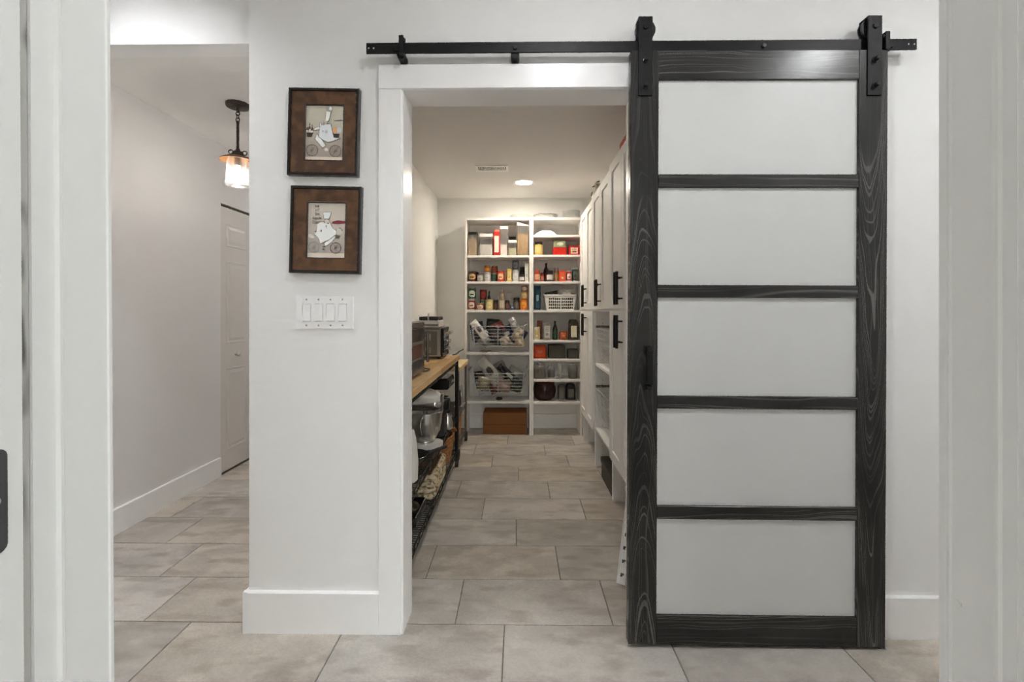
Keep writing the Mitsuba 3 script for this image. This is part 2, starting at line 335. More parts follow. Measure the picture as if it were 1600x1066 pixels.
x, y = CAN_SPOT
put(k, 'trim_ring', lathe([(.080, 2.66), (.080, 2.656), (.100, 2.657), (.101, 2.66)], (x, y, 0), 40), 'trim_paint', 40)
put(k, 'can', lathe([(.0805, 2.657), (.0805, 2.76)], (x, y, 0), 40), 'can_black', True)
m = lathe([(0, 2.749), (.060, 2.75), (.079, 2.752)], (x, y, 0), 40); m.invert() if m.face_normals[:, 2].mean() > 0 else None
scene[numbered(k + '__lens')] = mikit.ply(m, C('#f4f4f2', .5), emitter={'type': 'area', 'radiance': {'type': 'rgb', 'value': list(CAN_LAMP)}})
for (x, y) in HALL_FILL_SPOT: spot(x, y, 2.43, HALL_FILL, 'added fill light deep in the side hall, out of view')  # added to brighten the hall beyond what the pendant gives
k = thing('unseen_ceiling_lamp', 'unseen round flush lamp behind the viewer, placed to light the door jambs', 'ceiling light')  # out of view, placed to light the jambs of the near doorway
put(k, 'rim', lathe([(.24, 2.44), (.25, 2.42), (.25, 2.38), (.235, 2.38), (.235, 2.44)], (.5, -1.2, 0), 40), 'trim_paint', 40)
m = lathe([(0, 2.36), (.12, 2.364), (.20, 2.372), (.236, 2.385)], (.5, -1.2, 0), 40); m.invert() if m.face_normals[:, 2].mean() > 0 else None
scene[numbered(k + '__diffuser')] = mikit.ply(m, C('#f4f4f2', .5), emitter={'type': 'area', 'radiance': {'type': 'rgb', 'value': list(UNSEEN_ROOM_LAMP)}})

# pendant in the side hall
px_, py_ = -1.655, 2.76
k = thing('pendant_lamp', 'bronze pendant lamp with copper shade and clear glass jar in the side hall', 'pendant lamp')
put(k, 'canopy', lathe([(0, 2.402), (.045, 2.404), (.060, 2.410), (.064, 2.418), (.064, 2.43), (0, 2.43)], (px_, py_, 0), 32), 'bronze', 35)
ch = [torus((px_, py_, 2.392), .011, .003, (1, 0, 0), 16, 6), torus((px_, py_, 2.374), .011, .003, (0, 1, 0), 16, 6), torus((px_, py_, 2.356), .011, .003, (1, 0, 0), 16, 6), torus((px_, py_, 2.338), .011, .003, (0, 1, 0), 16, 6)]
for c in ch: put(k, 'chain_link', c, 'bronze', True)
put(k, 'rod', cat(rod((px_, py_, 2.155), (px_, py_, 2.318), .0075), lathe([(0, 2.318), (.010, 2.318), (.010, 2.326), (.006, 2.330), (0, 2.330)], (px_, py_, 0), 14), lathe([(0, 2.15), (.012, 2.152), (.011, 2.166), (0, 2.17)], (px_, py_, 0), 14)), 'bronze', 40)
put(k, 'cap', lathe([(0, 2.158), (.014, 2.156), (.028, 2.146), (.031, 2.136), (.040, 2.128), (.040, 2.116), (0, 2.116)], (px_, py_, 0), 24), 'bronze', 35)
for a in (20, 200): put(k, 'loop', torus((px_ + .036 * math.cos(math.radians(a)), py_ + .036 * math.sin(math.radians(a)), 2.144), .012, .003, (-math.sin(math.radians(a)), math.cos(math.radians(a)), 0), 16, 6), 'bronze', True)
sh = put(k, 'shade', lathe([(.020, 2.126), (.036, 2.124), (.070, 2.112), (.094, 2.098), (.0965, 2.093), (.094, 2.093), (.070, 2.107), (.036, 2.119), (.020, 2.121)], (px_, py_, 0), 40), 'shade_copper', 40)
put(k, 'socket', cyl(.017, 2.065, 2.118, (px_, py_), 20, .002), 'bronze', 35)
put(k, 'glass_jar', lathe([(.050, 2.108), (.058, 2.09), (.061, 2.03), (.064, 1.975), (.068, 1.962), (.066, 1.952), (.052, 1.946), (.034, 1.945)], (px_, py_, 0), 36), 'clear_glass', True)
b = lathe([(0, 1.972), (.012, 1.974), (.024, 1.984), (.030, 2.000), (.030, 2.014), (.024, 2.032), (.014, 2.050), (.012, 2.066)], (px_, py_, 0), 24)
b.invert() if (b.face_normals * (b.triangles_center - [px_, py_, 2.01])).sum() < 0 else None
scene[numbered(k + '__bulb')] = mikit.ply(b, C('#f4f4f2', .5), smooth=True, emitter={'type': 'area', 'radiance': {'type': 'rgb', 'value': list(HALL_BULB)}})

# ceiling register in the pantry
k = thing('air_vent', 'white slotted air register in the pantry ceiling beside the downlight', 'air vent')
vx, vy, vz = -.215, 3.845, 2.377
fr = face(-.132, .132, -.075, .075, (-.112, -.052, -.002, .052), (.002, -.052, .112, .052))
put(k, 'frame', move(ex_xy(fr, vz - .008, vz), (vx, vy, 0)), 'trim_paint')
put(k, 'duct_shade', bx(vx - .113, vx + .113, vy - .053, vy + .053, vz - .0015, vz - .0003), 'hole_dark')  # thin dark sheet, shade behind the louvers put into its colour
for s, x0 in ((-1, -.108), (1, .006)):
    for i in range(8):
        put(k, 'louver', move(bx(-.0018, .0018, vy - .052, vy + .052, -.005, .004), (vx + x0 + .0065 + i * .0128, 0, vz - .0062), (s * 38, [0, 1, 0], [0, 0, 0])), 'trim_paint')

# ------------------------------------------------------------------ sliding barn door on its rail
DX0, DX1, DZ0, DZ1, DY0, DY1 = .3995, 1.3115, .012, 2.143, 1.697, 1.733
SW = .100
bd = thing('barn_door', 'dark grained wood sliding barn door with five frosted glass panels', 'sliding door')
def hung(m): return move(m, rot=(.26, [0, 1, 0]), about=[.85, 1.7, 1.21])      # the door hangs a little off plumb
def dput(part, m, mat, smooth=False, parent=None, **k): return put(parent or bd, part, hung(m), mat, smooth, **k)
for x0, x1 in ((DX0, DX0 + SW), (DX1 - SW, DX1)): dput('stile', bx(x0, x1, DY0, DY1, DZ0, DZ1, .0015), 'dark_wood_upright')
RZ = [(DZ0, DZ0 + .104), (.462, .509), (.858, .904), (1.257, 1.302), (1.652, 1.699), (DZ1 - .104, DZ1)]
for i, (z0, z1) in enumerate(RZ): dput('rail', bx(DX0 + SW, DX1 - SW, DY0 + .001, DY1 - .001, z0, z1, .0015), 'dark_wood_level')
for (a, b), (c, d) in zip(RZ[:-1], RZ[1:]):
    dput('glass_panel', bx(DX0 + SW - .006, DX1 - SW + .006, DY0 + .012, DY0 + .019, b - .006, c + .006, .001), 'frosted_glass')
# pull handle
hx = .466
h = dput('handle', bx(hx - .0115, hx + .0115, DY0 - .034, DY0 - .016, .948, 1.070, .004), 'black_metal', label='black bar pull handle')
for z in (.935, 1.070): dput('foot', cat(bx(hx - .017, hx + .009, DY0 - .006, DY0, z - .012, z + .014, .003), bx(hx - .010, hx + .008, DY0 - .026, DY0 - .004, z - .007, z + .009, .003)), 'black_metal', parent=h)
# hangers
for hx in (.450, 1.262):
    k = dput('hanger', cat(bx(hx - .025, hx + .025, DY0 - .006, DY0 - .0005, 1.978, 2.262, .0015), bx(hx - .025, hx + .025, DY0 - .006, DY1 + .006, 2.256, 2.262, .0015), bx(hx - .025, hx + .025, DY1 + .001, DY1 + .006, 2.19, 2.262, .0015)), 'black_metal', label='black steel hanger strap with wheel')
    w = lathe([(0, -.011), (.035, -.011), (.036, -.009), (.036, -.006), (.029, -.004), (.029, .004), (.036, .006), (.036, .009), (.035, .011), (0, .011)], n=36)
    w.apply_transform(trimesh.geometry.align_vectors([0, 0, 1], [0, 1, 0])); w.apply_translation([hx + .004 * (1 if hx > 1 else -1) * -1, 1.716, 2.2235])
    dput('wheel', w, 'black_gloss', 30, parent=k)
    dput('axle_bolt', rod((hx, DY0 - .012, 2.2235), (hx, DY0 - .004, 2.2235), .0105, 6, .002), 'black_metal', parent=k)
    for z in (2.104, 2.012):
        dput('bolt', cat(rod((hx - .001, DY0 - .010, z), (hx - .001, DY0 - .005, z), .0105, 20, .001), rod((hx - .001, DY0 - .026, z), (hx - .001, DY0 - .010, z), .0085, 6, .002)), 'black_gloss', parent=k)

rl = thing('door_rail', 'long black flat steel rail on the wall above the pantry opening', 'door rail')
RX0, RX1, RZ0, RZ1, RY = -.5555, 1.431, 2.149, 2.188, 1.713
put(rl, 'bar', bx(RX0, RX1, RY, RY + .006, RZ0, RZ1, .0008), 'black_metal')
for x in (-.430, -.012, .885, 1.335):
    low = x < .8
    s = put(rl, 'standoff', rod((x, RY + .006, 2.1645 if not low else 2.148), (x, WY, 2.1645 if not low else 2.148), .0155, 20, .001), 'black_metal', 30)
    put(rl, 'bolt', rod((x, RY - .007, 2.1655), (x, RY + .001, 2.1655), .0085, 6, .0015), C('#4a4b4c', .3, .6) if x == .885 else 'black_gloss')
for x, s in ((-.423, 1), (1.312, -1)):
    k = put(rl, 'end_stop', cat(bx(x - .008, x + .008, RY - .022, RY + .010, RZ0 - .010, RZ1 + .016, .0015), bx(x - s * .030, x, RY - .008, RY, RZ0 + .006, RZ1 - .004, .001)), 'black_metal', label='black clamp-on end stop')
    put(k, 'bumper', rod((x + s * .008, RY - .012, RZ1 + .002), (x + s * .014, RY - .012, RZ1 + .002), .007, 14, .001), 'black_plastic')
for x in (-.546, -.528, 1.4005, 1.421): put(rl, 'screw_hole', rod((x, RY - .0012, 2.168), (x, RY + .0003, 2.168), .0026, 12), C('#d8d8d5', .4))
k = thing('floor_guide', 'small metal floor guide under the right corner of the sliding door', 'door guide')
put(k, 'plate', bx(1.275, 1.315, 1.699, 1.732, 0, .003, .0008), C('#a9a9a7', .3, .8)); put(k, 'pin', bx(1.307, 1.3115, 1.70, 1.73, .003, .009, .0005), C('#a9a9a7', .3, .8))

# ------------------------------------------------------------------ switch plate
k = thing('light_switch', 'white four-gang rocker switch plate on the wall below the pictures', 'light switch')
sx, sz, sy = -.729, 1.204, WY
put(k, 'plate', ex_xz(face(sx - .1075, sx + .1075, sz - .0605, sz + .0605, *[(sx + (i - 1.5) * .0455 - .0165, sz - .0335, sx + (i - 1.5) * .0455 + .0165, sz + .0335) for i in range(4)]), sy - .0062, sy), 'trim_paint')
put(k, 'rim', cat(bx(sx - .1085, sx + .1085, sy - .0035, sy, sz + .059, sz + .0618, .001), bx(sx - .1085, sx + .1085, sy - .0035, sy, sz - .0618, sz - .059, .001), bx(sx - .1087, sx - .1062, sy - .0035, sy, sz - .061, sz + .061, .001), bx(sx + .1062, sx + .1087, sy - .0035, sy, sz - .061, sz + .061, .001)), 'trim_paint')
for i in range(4):
    cx = sx + (i - 1.5) * .0455; up = (i % 2 == 0)
    put(k, 'yoke', bx(cx - .0163, cx + .0163, sy - .0035, sy - .001, sz - .0333, sz + .0333), C('#b5b5b2', .5))
    a, b = (.0072, .0112) if up else (.0090, .0108)
    prof = Polygon([(sy - .003, sz - .0315), (sy - b, sz - .0315), (sy - a, sz + .002), (sy - .0072 - (.0 if up else .0015), sz + .0315), (sy - .003, sz + .0315)])
    put(k, 'rocker', ex_yz(prof, cx - .0145, cx + .0145), 'trim_paint')
    for z in (-.0485, .0485): put(k, 'screw', rod((cx, sy - .0075, sz + z), (cx, sy - .0062, sz + z), .0032, 12, .0005), C('#8d8c89', .4, .3))

# ------------------------------------------------------------------ two framed prints of a cook on a bicycle
U = .000707                                              # one unit of the drawings below, in metres
def picture(cx, cz, rot, art, label):
    k = thing('picture_frame', label, 'picture')
    def pin(m): return move(m, rot=(rot, [0, 1, 0]), about=[cx, WY, cz])
    W, H, w, h = .1325, .1625, .0705, .1022
    def ring(a, b, y): return np.array([[cx - a, y, cz - b], [cx + a, y, cz - b], [cx + a, y, cz + b], [cx - a, y, cz + b]])
    def mould(R):
        v = np.vstack(R); F = []
        for a in range(len(R) - 1):
            for j in range(4): j2 = (j + 1) % 4; F.append([a * 4 + j, a * 4 + j2, a * 4 + 4 + j2, a * 4 + 4 + j])
        F = np.array(F); return trimesh.Trimesh(v, np.vstack([F[:, [0, 1, 2]], F[:, [0, 2, 3]]]), process=False)
    put(k, 'outer_edge', pin(mould([ring(W, H, WY - .001), ring(W, H, WY - .024), ring(W - .003, H - .003, WY - .027), ring(W - .010, H - .010, WY - .026), ring(W - .012, H - .012, WY - .020)])), C('#15100d', .3), label='black outer edge of the frame')
    put(k, 'moulding', pin(mould([ring(W - .0115, H - .0115, WY - .022), ring(W - .020, H - .020, WY - .0225), ring(w + .014, h + .014, WY - .017), ring(w + .004, h + .004, WY - .0145)])), 'burl_wood', 25, label='mottled brown wooden moulding')
    put(k, 'inner_edge', pin(mould([ring(w + .0045, h + .0045, WY - .0145), ring(w + .002, h + .002, WY - .0155), ring(w, h, WY - .014), ring(w, h, WY - .008)])), C('#1d120b', .4))
    pr = put(k, 'print', pin(bx(cx - w - .001, cx + w + .001, WY - .0095, WY - .004, cz - h - .001, cz + h + .001)), art[0][0], label=art[0][1])
    y = WY - .0095
    for n, (part, mat, shape) in enumerate(art[1:]):
        m = ex_xz(affinity.affine_transform(shape, [U, 0, 0, -U, cx - 100 * U, cz + 145 * U]), y - .00012 * (n + 1) - .0001, y) if not isinstance(shape, trimesh.Trimesh) else shape_at(shape, cx, cz, y - .00012 * (n + 1))
        put(pr, part, pin(m), mat)
def shape_at(m, cx, cz, y):
    m = m.copy(); v = m.vertices.copy(); m.vertices = np.stack([cx + (v[:, 0] - 100) * U, y - v[:, 2] * .00005, cz + (v[:, 1] + 145) * U - 0], 1); return m
def pg(*p): return Polygon(p).buffer(0).buffer(3).buffer(-3)
def ring2(x, y, r, t=3.5): return Point(x, y).buffer(r, quad_segs=12).difference(Point(x, y).buffer(r - t, quad_segs=12))
def spokes(x, y, r): return unary_union([sbox(x - .6, y - r, x + .6, y + r) if a == 0 else affinity.rotate(sbox(x - .6, y - r, x + .6, y + r), a, origin=(x, y)) for a in range(0, 180, 30)] + [Point(x, y).buffer(4)])
def el(x, y, a, b, r=0): return affinity.rotate(affinity.scale(Point(x, y).buffer(1, quad_segs=10), a, b), r)
def outline(p, t=2.2): return p.buffer(t)
INK, WHITE, PAPER, LINE = C('#3a3430', .8), C('#eceeec', .8), C('#dccfc0', .8), C('#6d645c', .8)
def wash(top, low, cy):
    def f(p, n, uv): return mix(low, top, smoothstep(cy - .10, cy + .08, p.z + .02 * fbm(p.x * 30, p.z * 30, 1.0, 2)))
    return two(prin(proc(f), .75, spec=.2))
scene['print_ground_one'] = wash((.53, .50, .41), (.36, .30, .27), 1.865); scene['print_ground_two'] = wash((.58, .53, .46), (.42, .37, .34), 1.50)
body1 = pg((78, 105), (70, 165), (92, 182), (118, 194), (140, 190), (184, 172), (150, 170), (140, 130), (132, 98), (105, 100))
leg1 = pg((60, 152), (50, 178), (92, 224), (108, 212), (82, 175))
hat1 = pg((108, 32), (104, 80), (120, 82), (132, 34)); puff1 = unary_union([el(117, 16, 13, 13), el(130, 16, 13, 15), el(120, 28, 15, 7)])
head1 = el(105, 90, 10, 12); arm1 = pg((74, 112), (44, 124), (46, 132), (74, 126)); hand1 = pg((76, 112), (74, 92), (80, 92), (86, 110))
baskL = pg((3, 145), (8, 168), (32, 168), (40, 145)); bot = unary_union([el(8, 130, 7, 14), el(20, 126, 6, 18), el(34, 130, 6, 14), el(20, 104, 2.4, 14), el(34, 108, 2.2, 10)])
baskR = pg((142, 148), (148, 168), (176, 168), (180, 148)); bread = unary_union([el(150, 130, 7, 18, 15), el(162, 130, 6, 20, -4)]); cloth = el(177, 128, 12, 14)
plate = el(172, 78, 26, 3.5, -4)
art1 = [('print_ground_one', 'print of a stout cook in a white apron riding a bicycle'),
    ('lower_margin', PAPER, sbox(-1, 272, 201, 291)), ('tray', LINE, plate), ('bottles', C('#4a3a2a', .8), bot), ('label', C('#e6dfd6', .8), unary_union([el(8, 136, 5, 7), el(21, 134, 5, 9), el(33, 138, 5, 6)])), ('basket', C('#38302a', .8), baskL),
    ('bread', C('#d9a878', .8), bread), ('cloth', C('#c9ccd0', .8), cloth), ('basket', C('#38302a', .8), baskR),
    ('wheel', LINE, unary_union([ring2(36, 238, 32), spokes(36, 238, 30)])), ('wheel', LINE, unary_union([ring2(160, 240, 32), spokes(160, 240, 30)])),
    ('outline', INK, unary_union([outline(s) for s in (leg1, hat1, head1, arm1, hand1)])), ('trouser_leg', WHITE, leg1), ('shoe', C('#d9d2c8', .8), el(112, 234, 10, 9)),
    ('outline', INK, outline(body1)), ('apron', C('#e2e6e8', .8), body1), ('hat_puff', C('#a8a49c', .8), puff1), ('hat_light', WHITE, el(131, 16, 8, 9)), ('hat', WHITE, hat1), ('arm', WHITE, unary_union([arm1, hand1])),
    ('face', C('#d8cdc2', .8), head1), ('face_shadow', LINE, unary_union([el(100, 92, 2, 7), el(110, 93, 2, 6)])), ('emblem', C('#b9bfc4', .8), unary_union([el(92, 136, 5, 5), el(110, 140, 8, 9)]))]
body2 = pg((50, 112), (64, 104), (90, 100), (120, 106), (130, 132), (152, 146), (150, 166), (110, 196), (68, 216), (58, 186), (36, 168), (48, 150))
leg2 = pg((88, 216), (138, 172), (150, 178), (132, 204), (96, 230))
hat2 = pg((80, 50), (86, 84), (112, 84), (124, 48)); head2 = el(100, 98, 15, 11)
par = pg((126, 108), (130, 98), (160, 90), (201, 96), (201, 106), (160, 112))
bask2 = pg((144, 168), (148, 186), (166, 190), (176, 172)); flow = unary_union([el(152, 150, 8, 9), el(166, 142, 9, 9), el(176, 152, 9, 10), el(162, 160, 14, 6)])
twr = [('lll', 36, 24, 14), ('UT', 38, 44, 15), ('Bel', 38, 66, 17), ('Ngoute', 24, 88, 17), ('Cuisine', 24, 110, 18)]
def script(t, x, y, h):
    m = meshkit.text_mesh(t, h * .86, 1.0, True); m = trimesh.Trimesh(m.vertices, m.faces, process=False); b = m.bounds; w = {'lll': 22, 'UT': 22, 'Bel': 24, 'Ngoute': 48, 'Cuisine': 50}[t]
    v = m.vertices.copy(); v[:, 0] = x + (v[:, 0] - b[0][0]) / (b[1][0] - b[0][0]) * w; v[:, 1] = -(y) + (v[:, 1]); m.vertices = v; return m
art2 = [('print_ground_two', 'print of a stout cook with a red parasol riding a bicycle'), ('lower_margin', PAPER, sbox(-1, 266, 201, 291))]
art2 += [('lettering', INK, script(*t)) for t in twr]
art2 += [('wheel', C('#8d8d8e', .8), unary_union([ring2(34, 236, 30), spokes(34, 236, 28)])), ('wheel', INK, unary_union([ring2(150, 238, 30), spokes(150, 238, 28)])),
    ('parasol', C('#7c3440', .8), par), ('bag', C('#e4ddd2', .8), unary_union([el(14, 176, 12, 9, 20), el(24, 182, 10, 7)])), ('flowers', C('#cfcabf', .8), flow), ('stems', INK, unary_union([el(150, 142, 2, 4), el(172, 132, 4, 2), el(182, 142, 2, 5)])), ('basket', C('#56514b', .8), bask2),
    ('outline', INK, unary_union([outline(s, 1.6) for s in (hat2, head2, body2, leg2)])), ('trouser_leg', WHITE, leg2), ('apron', WHITE, body2), ('apron_fold', LINE, pg((70, 216), (112, 196), (150, 166), (151, 169), (112, 200), (72, 219))), ('hat', WHITE, hat2), ('face', C('#d8cdc2', .8), head2),
    ('moustache', LINE, unary_union([el(88, 102, 3, 6), el(108, 108, 6, 3)])), ('button', LINE, unary_union([el(72, 148, 5, 6), el(42, 152, 5, 4), el(98, 124, 2, 8)])), ('pedal', INK, unary_union([el(88, 232, 7, 3), el(86, 246, 7, 3)]))]
picture(-.7275, 1.878, 1.35, art1, 'upper brown framed print of a cook cycling beside bread and bottles')
picture(-.7195, 1.5125, 1.3, art2, 'lower brown framed print of a cook cycling with a red parasol')

# ------------------------------------------------------------------ white shelving towers on the back wall
SY0, SY1 = 4.57, 4.868
def tower(x0, x1, zs, label):
    k = thing('shelf_tower', label, 'shelving')
    for a, b in ((x0, x0 + .0195), (x1 - .0195, x1)): put(k, 'side_panel', bx(a, b, SY0, SY1, 0, 2.116, .0015), 'shelf_white')
    put(k, 'top_panel', bx(x0 + .0195, x1 - .0195, SY0, SY1, 2.090, 2.1155, .0015), 'shelf_white')
    for z in zs: put(k, 'shelf', bx(x0 + .0195, x1 - .0195, SY0 + .001, SY1, z - .011, z + .011, .0015), 'shelf_white')
    return k
TX0, TX1, TX2 = -.521, .125, .618
tower(TX0, TX1, [1.739, 1.485, 1.207, .795, .323], 'wide left white shelf tower with food and wire baskets on the back wall')
tower(TX1 + .0005, TX2, [1.935, 1.743, 1.485, 1.207, .915, .733, .534, .317], 'narrow right white shelf tower on the back wall beside the cabinets')

# ------------------------------------------------------------------ tall white cabinets on the right
CX, FX = .600, .580
def shaker(xf, y0, y1, z0, z1):
    s = .062
    return cat(bx(xf, xf + .019, y0, y0 + s, z0, z1, .0015), bx(xf, xf + .019, y1 - s, y1, z0, z1, .0015), bx(xf, xf + .019, y0 + s, y1 - s, z0, z0 + s, .0015), bx(xf, xf + .019, y0 + s, y1 - s, z1 - s, z1, .0015))
def pull(xf, y, z0, z1):
    return cat(bx(xf - .038, xf - .025, y - .0075, y + .0075, z0, z1, .002), rod((xf, y, z0 + .035), (xf - .028, y, z0 + .035), .0045, 10), rod((xf, y, z1 - .035), (xf - .028, y, z1 - .035), .0045, 10))
def pins(xa, y, s, zs):
    ms = []
    for x in xa:
        for z in zs: ms.append(rod((x, y, z), (x, y + s * .0008, z), .0028, 6))
    return cat(*ms)
def cabinet(y0, y1, top, lower, label):
    k = thing('tall_cabinet', label, 'cabinet')
    for a, b in ((y0 + .0005, y0 + .0195), (y1 - .0195, y1 - .0005)):
        s = put(k, 'side_panel', bx(CX, PR - .001, a, b, 0, top - .004, .0015), 'cabinet_white')
        zs = np.arange(.06, 1.18, .032)
        if not lower or b > y1 - .01: put(s, 'pin_hole', pins((CX + .055,), a, -1, zs), 'hole_dark', kind='stuff')
    put(k, 'top_panel', bx(CX, PR - .001, y0 + .0195, y1 - .0195, top - .023, top - .004, .0015), 'cabinet_white')
    put(k, 'shelf', bx(CX, PR - .001, y0 + .0195, y1 - .0195, 1.205, 1.224, .0015), 'cabinet_white')
    put(k, 'bottom_panel', bx(CX, PR - .001, y0 + .0195, y1 - .0195, .285, .304, .0015), 'cabinet_white')
    if not lower:
        put(k, 'shelf', bx(CX, PR - .001, y0 + .0195, y1 - .0195, .785, .804, .0015), 'cabinet_white')
        put(k, 'back_panel', bx(PR - .007, PR - .001, y0 + .0195, y1 - .0195, .304, 1.205), 'cabinet_white')
    ym = (y0 + y1) / 2
    for (a, b) in ((y0 + .0015, ym - .0015), (ym + .0015, y1 - .0015)):
        hy = b - .030 if b < y1 - .01 else a + .030
        for z0, z1, hz in ([(1.222, top, (1.245, 1.432))] + ([(.277, 1.208, (1.000, 1.187))] if lower else [])):
            d = put(k, 'door', shaker(FX, a, b, z0, z1), 'cabinet_white')
            put(d, 'panel', bx(FX + .010, FX + .016, a + .055, b - .055, z0 + .055, z1 - .055), 'cabinet_white')
            put(d, 'handle', pull(FX, hy, *hz), 'black_metal', label='black bar handle')
    return k
YB = [2.325, 3.015, 3.705, 4.395]
cabinet(YB[2], YB[3], 2.092, True, 'farthest tall white shaker cabinet, next to the back shelves')
cabinet(YB[1], YB[2], 2.108, False, 'middle tall white cabinet with open lower bay of wire baskets')
cabinet(YB[0], YB[1], 2.135, True, 'nearest tall white shaker cabinet, half behind the sliding door')
one('filler_panel', bx(.622, PR - .001, 4.396, 4.415, 0, 2.085, .001), 'cabinet_white', 'narrow white filler panel between the cabinets and the back shelves', 'panel')

# wire pull-out baskets
def wire_basket(x0, x1, y0, y1, z0, z1, nz, label, mat='wire_grey', taper=.02):
    k = thing('wire_basket', label, 'basket'); r = .0029
    put(k, 'rim', tube([(x0, y0, z1), (x1, y0, z1), (x1, y1, z1), (x0, y1, z1)], .0036, 8, True), mat, False)
    ms = []
    for i in range(nz):
        f = i / nz; z = z0 + (z1 - z0) * f; q = taper * (1 - f)
        ms.append(tube([(x0 + q, y0 + q, z), (x1 - q, y0 + q, z), (x1 - q, y1 - q, z), (x0 + q, y1 - q, z)], r if i else .003, 6, True))
    q = taper
    n = 14
    for i in range(n + 1):
        x = x0 + q + (x1 - x0 - 2 * q) * i / n; ms.append(rod((x, y0 + q, z0), (x, y1 - q, z0), .0015, 6))
    for f in (0, .5, 1):
        xb, xt = x0 + q + (x1 - x0 - 2 * q) * f, x0 + (x1 - x0) * f
        for yb, yt in ((y0 + q, y0), (y1 - q, y1)): ms.append(rod((xb, yb, z0), (xt, yt, z1), r, 6))
    for f in (.33, .66):
        y = y0 + (y1 - y0) * f
        for xb, xt in ((x0 + q, x0), (x1 - q, x1)): ms.append(rod((xb, y, z0), (xt, y, z1), r, 6))
    put(k, 'wire', cat(*ms), mat, kind='stuff'); return k
def slides(k, x0, x1, y0, y1, z, axis='y'):
    if axis == 'y':
        for x in (x0, x1): put(k, 'slide', bx(x - .006, x + .006, y0, y1, z - .012, z + .006, .001), C('#8c8a86', .35, .8))
    else:
        for y in (y0, y1): put(k, 'slide', bx(x0, x1, y - .006, y + .006, z - .012, z + .006, .001), C('#77726b', .35, .8))
b1 = wire_basket(-.445, .055, 4.50, 4.83, .868, 1.062, 6, 'grey wire basket of snack packets in the left tower, upper one')
slides(b1, -.482, .086, 4.575, 4.85, 1.085)
for x, xs in ((-.445, -.482), (.055, .086)): put(b1, 'bracket', cat(rod((x, 4.55, 1.062), (xs, 4.60, 1.083), .003, 6), rod((x, 4.80, 1.062), (xs, 4.80, 1.083), .003, 6)), 'wire_grey')
b2 = wire_basket(-.445, .055, 4.50, 4.83, .425, .612, 6, 'grey wire basket of packets in the left tower, lower one')
slides(b2, -.482, .086, 4.575, 4.85, .638)
for x, xs in ((-.445, -.482), (.055, .086)): put(b2, 'bracket', cat(rod((x, 4.55, .612), (xs, 4.60, .636), .003, 6), rod((x, 4.80, .612), (xs, 4.80, .636), .003, 6)), 'wire_grey')
b3 = wire_basket(.602, .88, 3.07, 3.65, .862, 1.075, 6, 'wire basket in the open cabinet bay, upper one')
slides(b3, .602, .89, 3.041, 3.679, 1.090, 'x')
b4 = wire_basket(.602, .88, 3.07, 3.65, .395, .612, 6, 'wire basket in the open cabinet bay, lower one')
slides(b4, .602, .89, 3.041, 3.679, .627, 'x')
for k_, zz in ((b3, 1.075), (b4, .612)): put(k_, 'bracket', cat(*[rod((x, y, zz), (x, ys, zz + .014), .003, 6) for x in (.64, .86) for y, ys in ((3.07, 3.042), (3.65, 3.678))]), 'wire_grey')

# ------------------------------------------------------------------ food on the shelves
def pouch(w, h, t, sd, crumple=.012):
    n, m = 15, 17; r = np.random.default_rng(sd)
    u, v = np.meshgrid(np.linspace(-1, 1, n), np.linspace(-1, 1, m), indexing='ij')
    th = t / 2 * np.sqrt(np.clip(1 - u ** 4, 0, 1)) * np.clip(1 - np.abs(v) ** 3.2, 0, 1)
    P = np.stack([u * w / 2, 0 * u, v * h / 2], -1).reshape(-1, 3); th = th.reshape(-1)
    d = meshkit.fbm(P * 28 + sd * 3.1) ; d = (np.asarray(d).reshape(-1) - .5) * 2 * crumple
    front = P.copy(); front[:, 1] = -th + d; back = P.copy(); back[:, 1] = th + d
    v_ = np.vstack([front, back]); F = []
    for i in range(n - 1):
        for j in range(m - 1):
            a, b, c, e = i * m + j, (i + 1) * m + j, (i + 1) * m + j + 1, i * m + j + 1
            F += [[a, b, c], [a, c, e]]; o = n * m; F += [[a + o, c + o, b + o], [a + o, e + o, c + o]]
    return trimesh.Trimesh(v_, F, process=False)
def slump(m, z):
    m.apply_translation([0, 0, z - m.bounds[0][2]]); return m
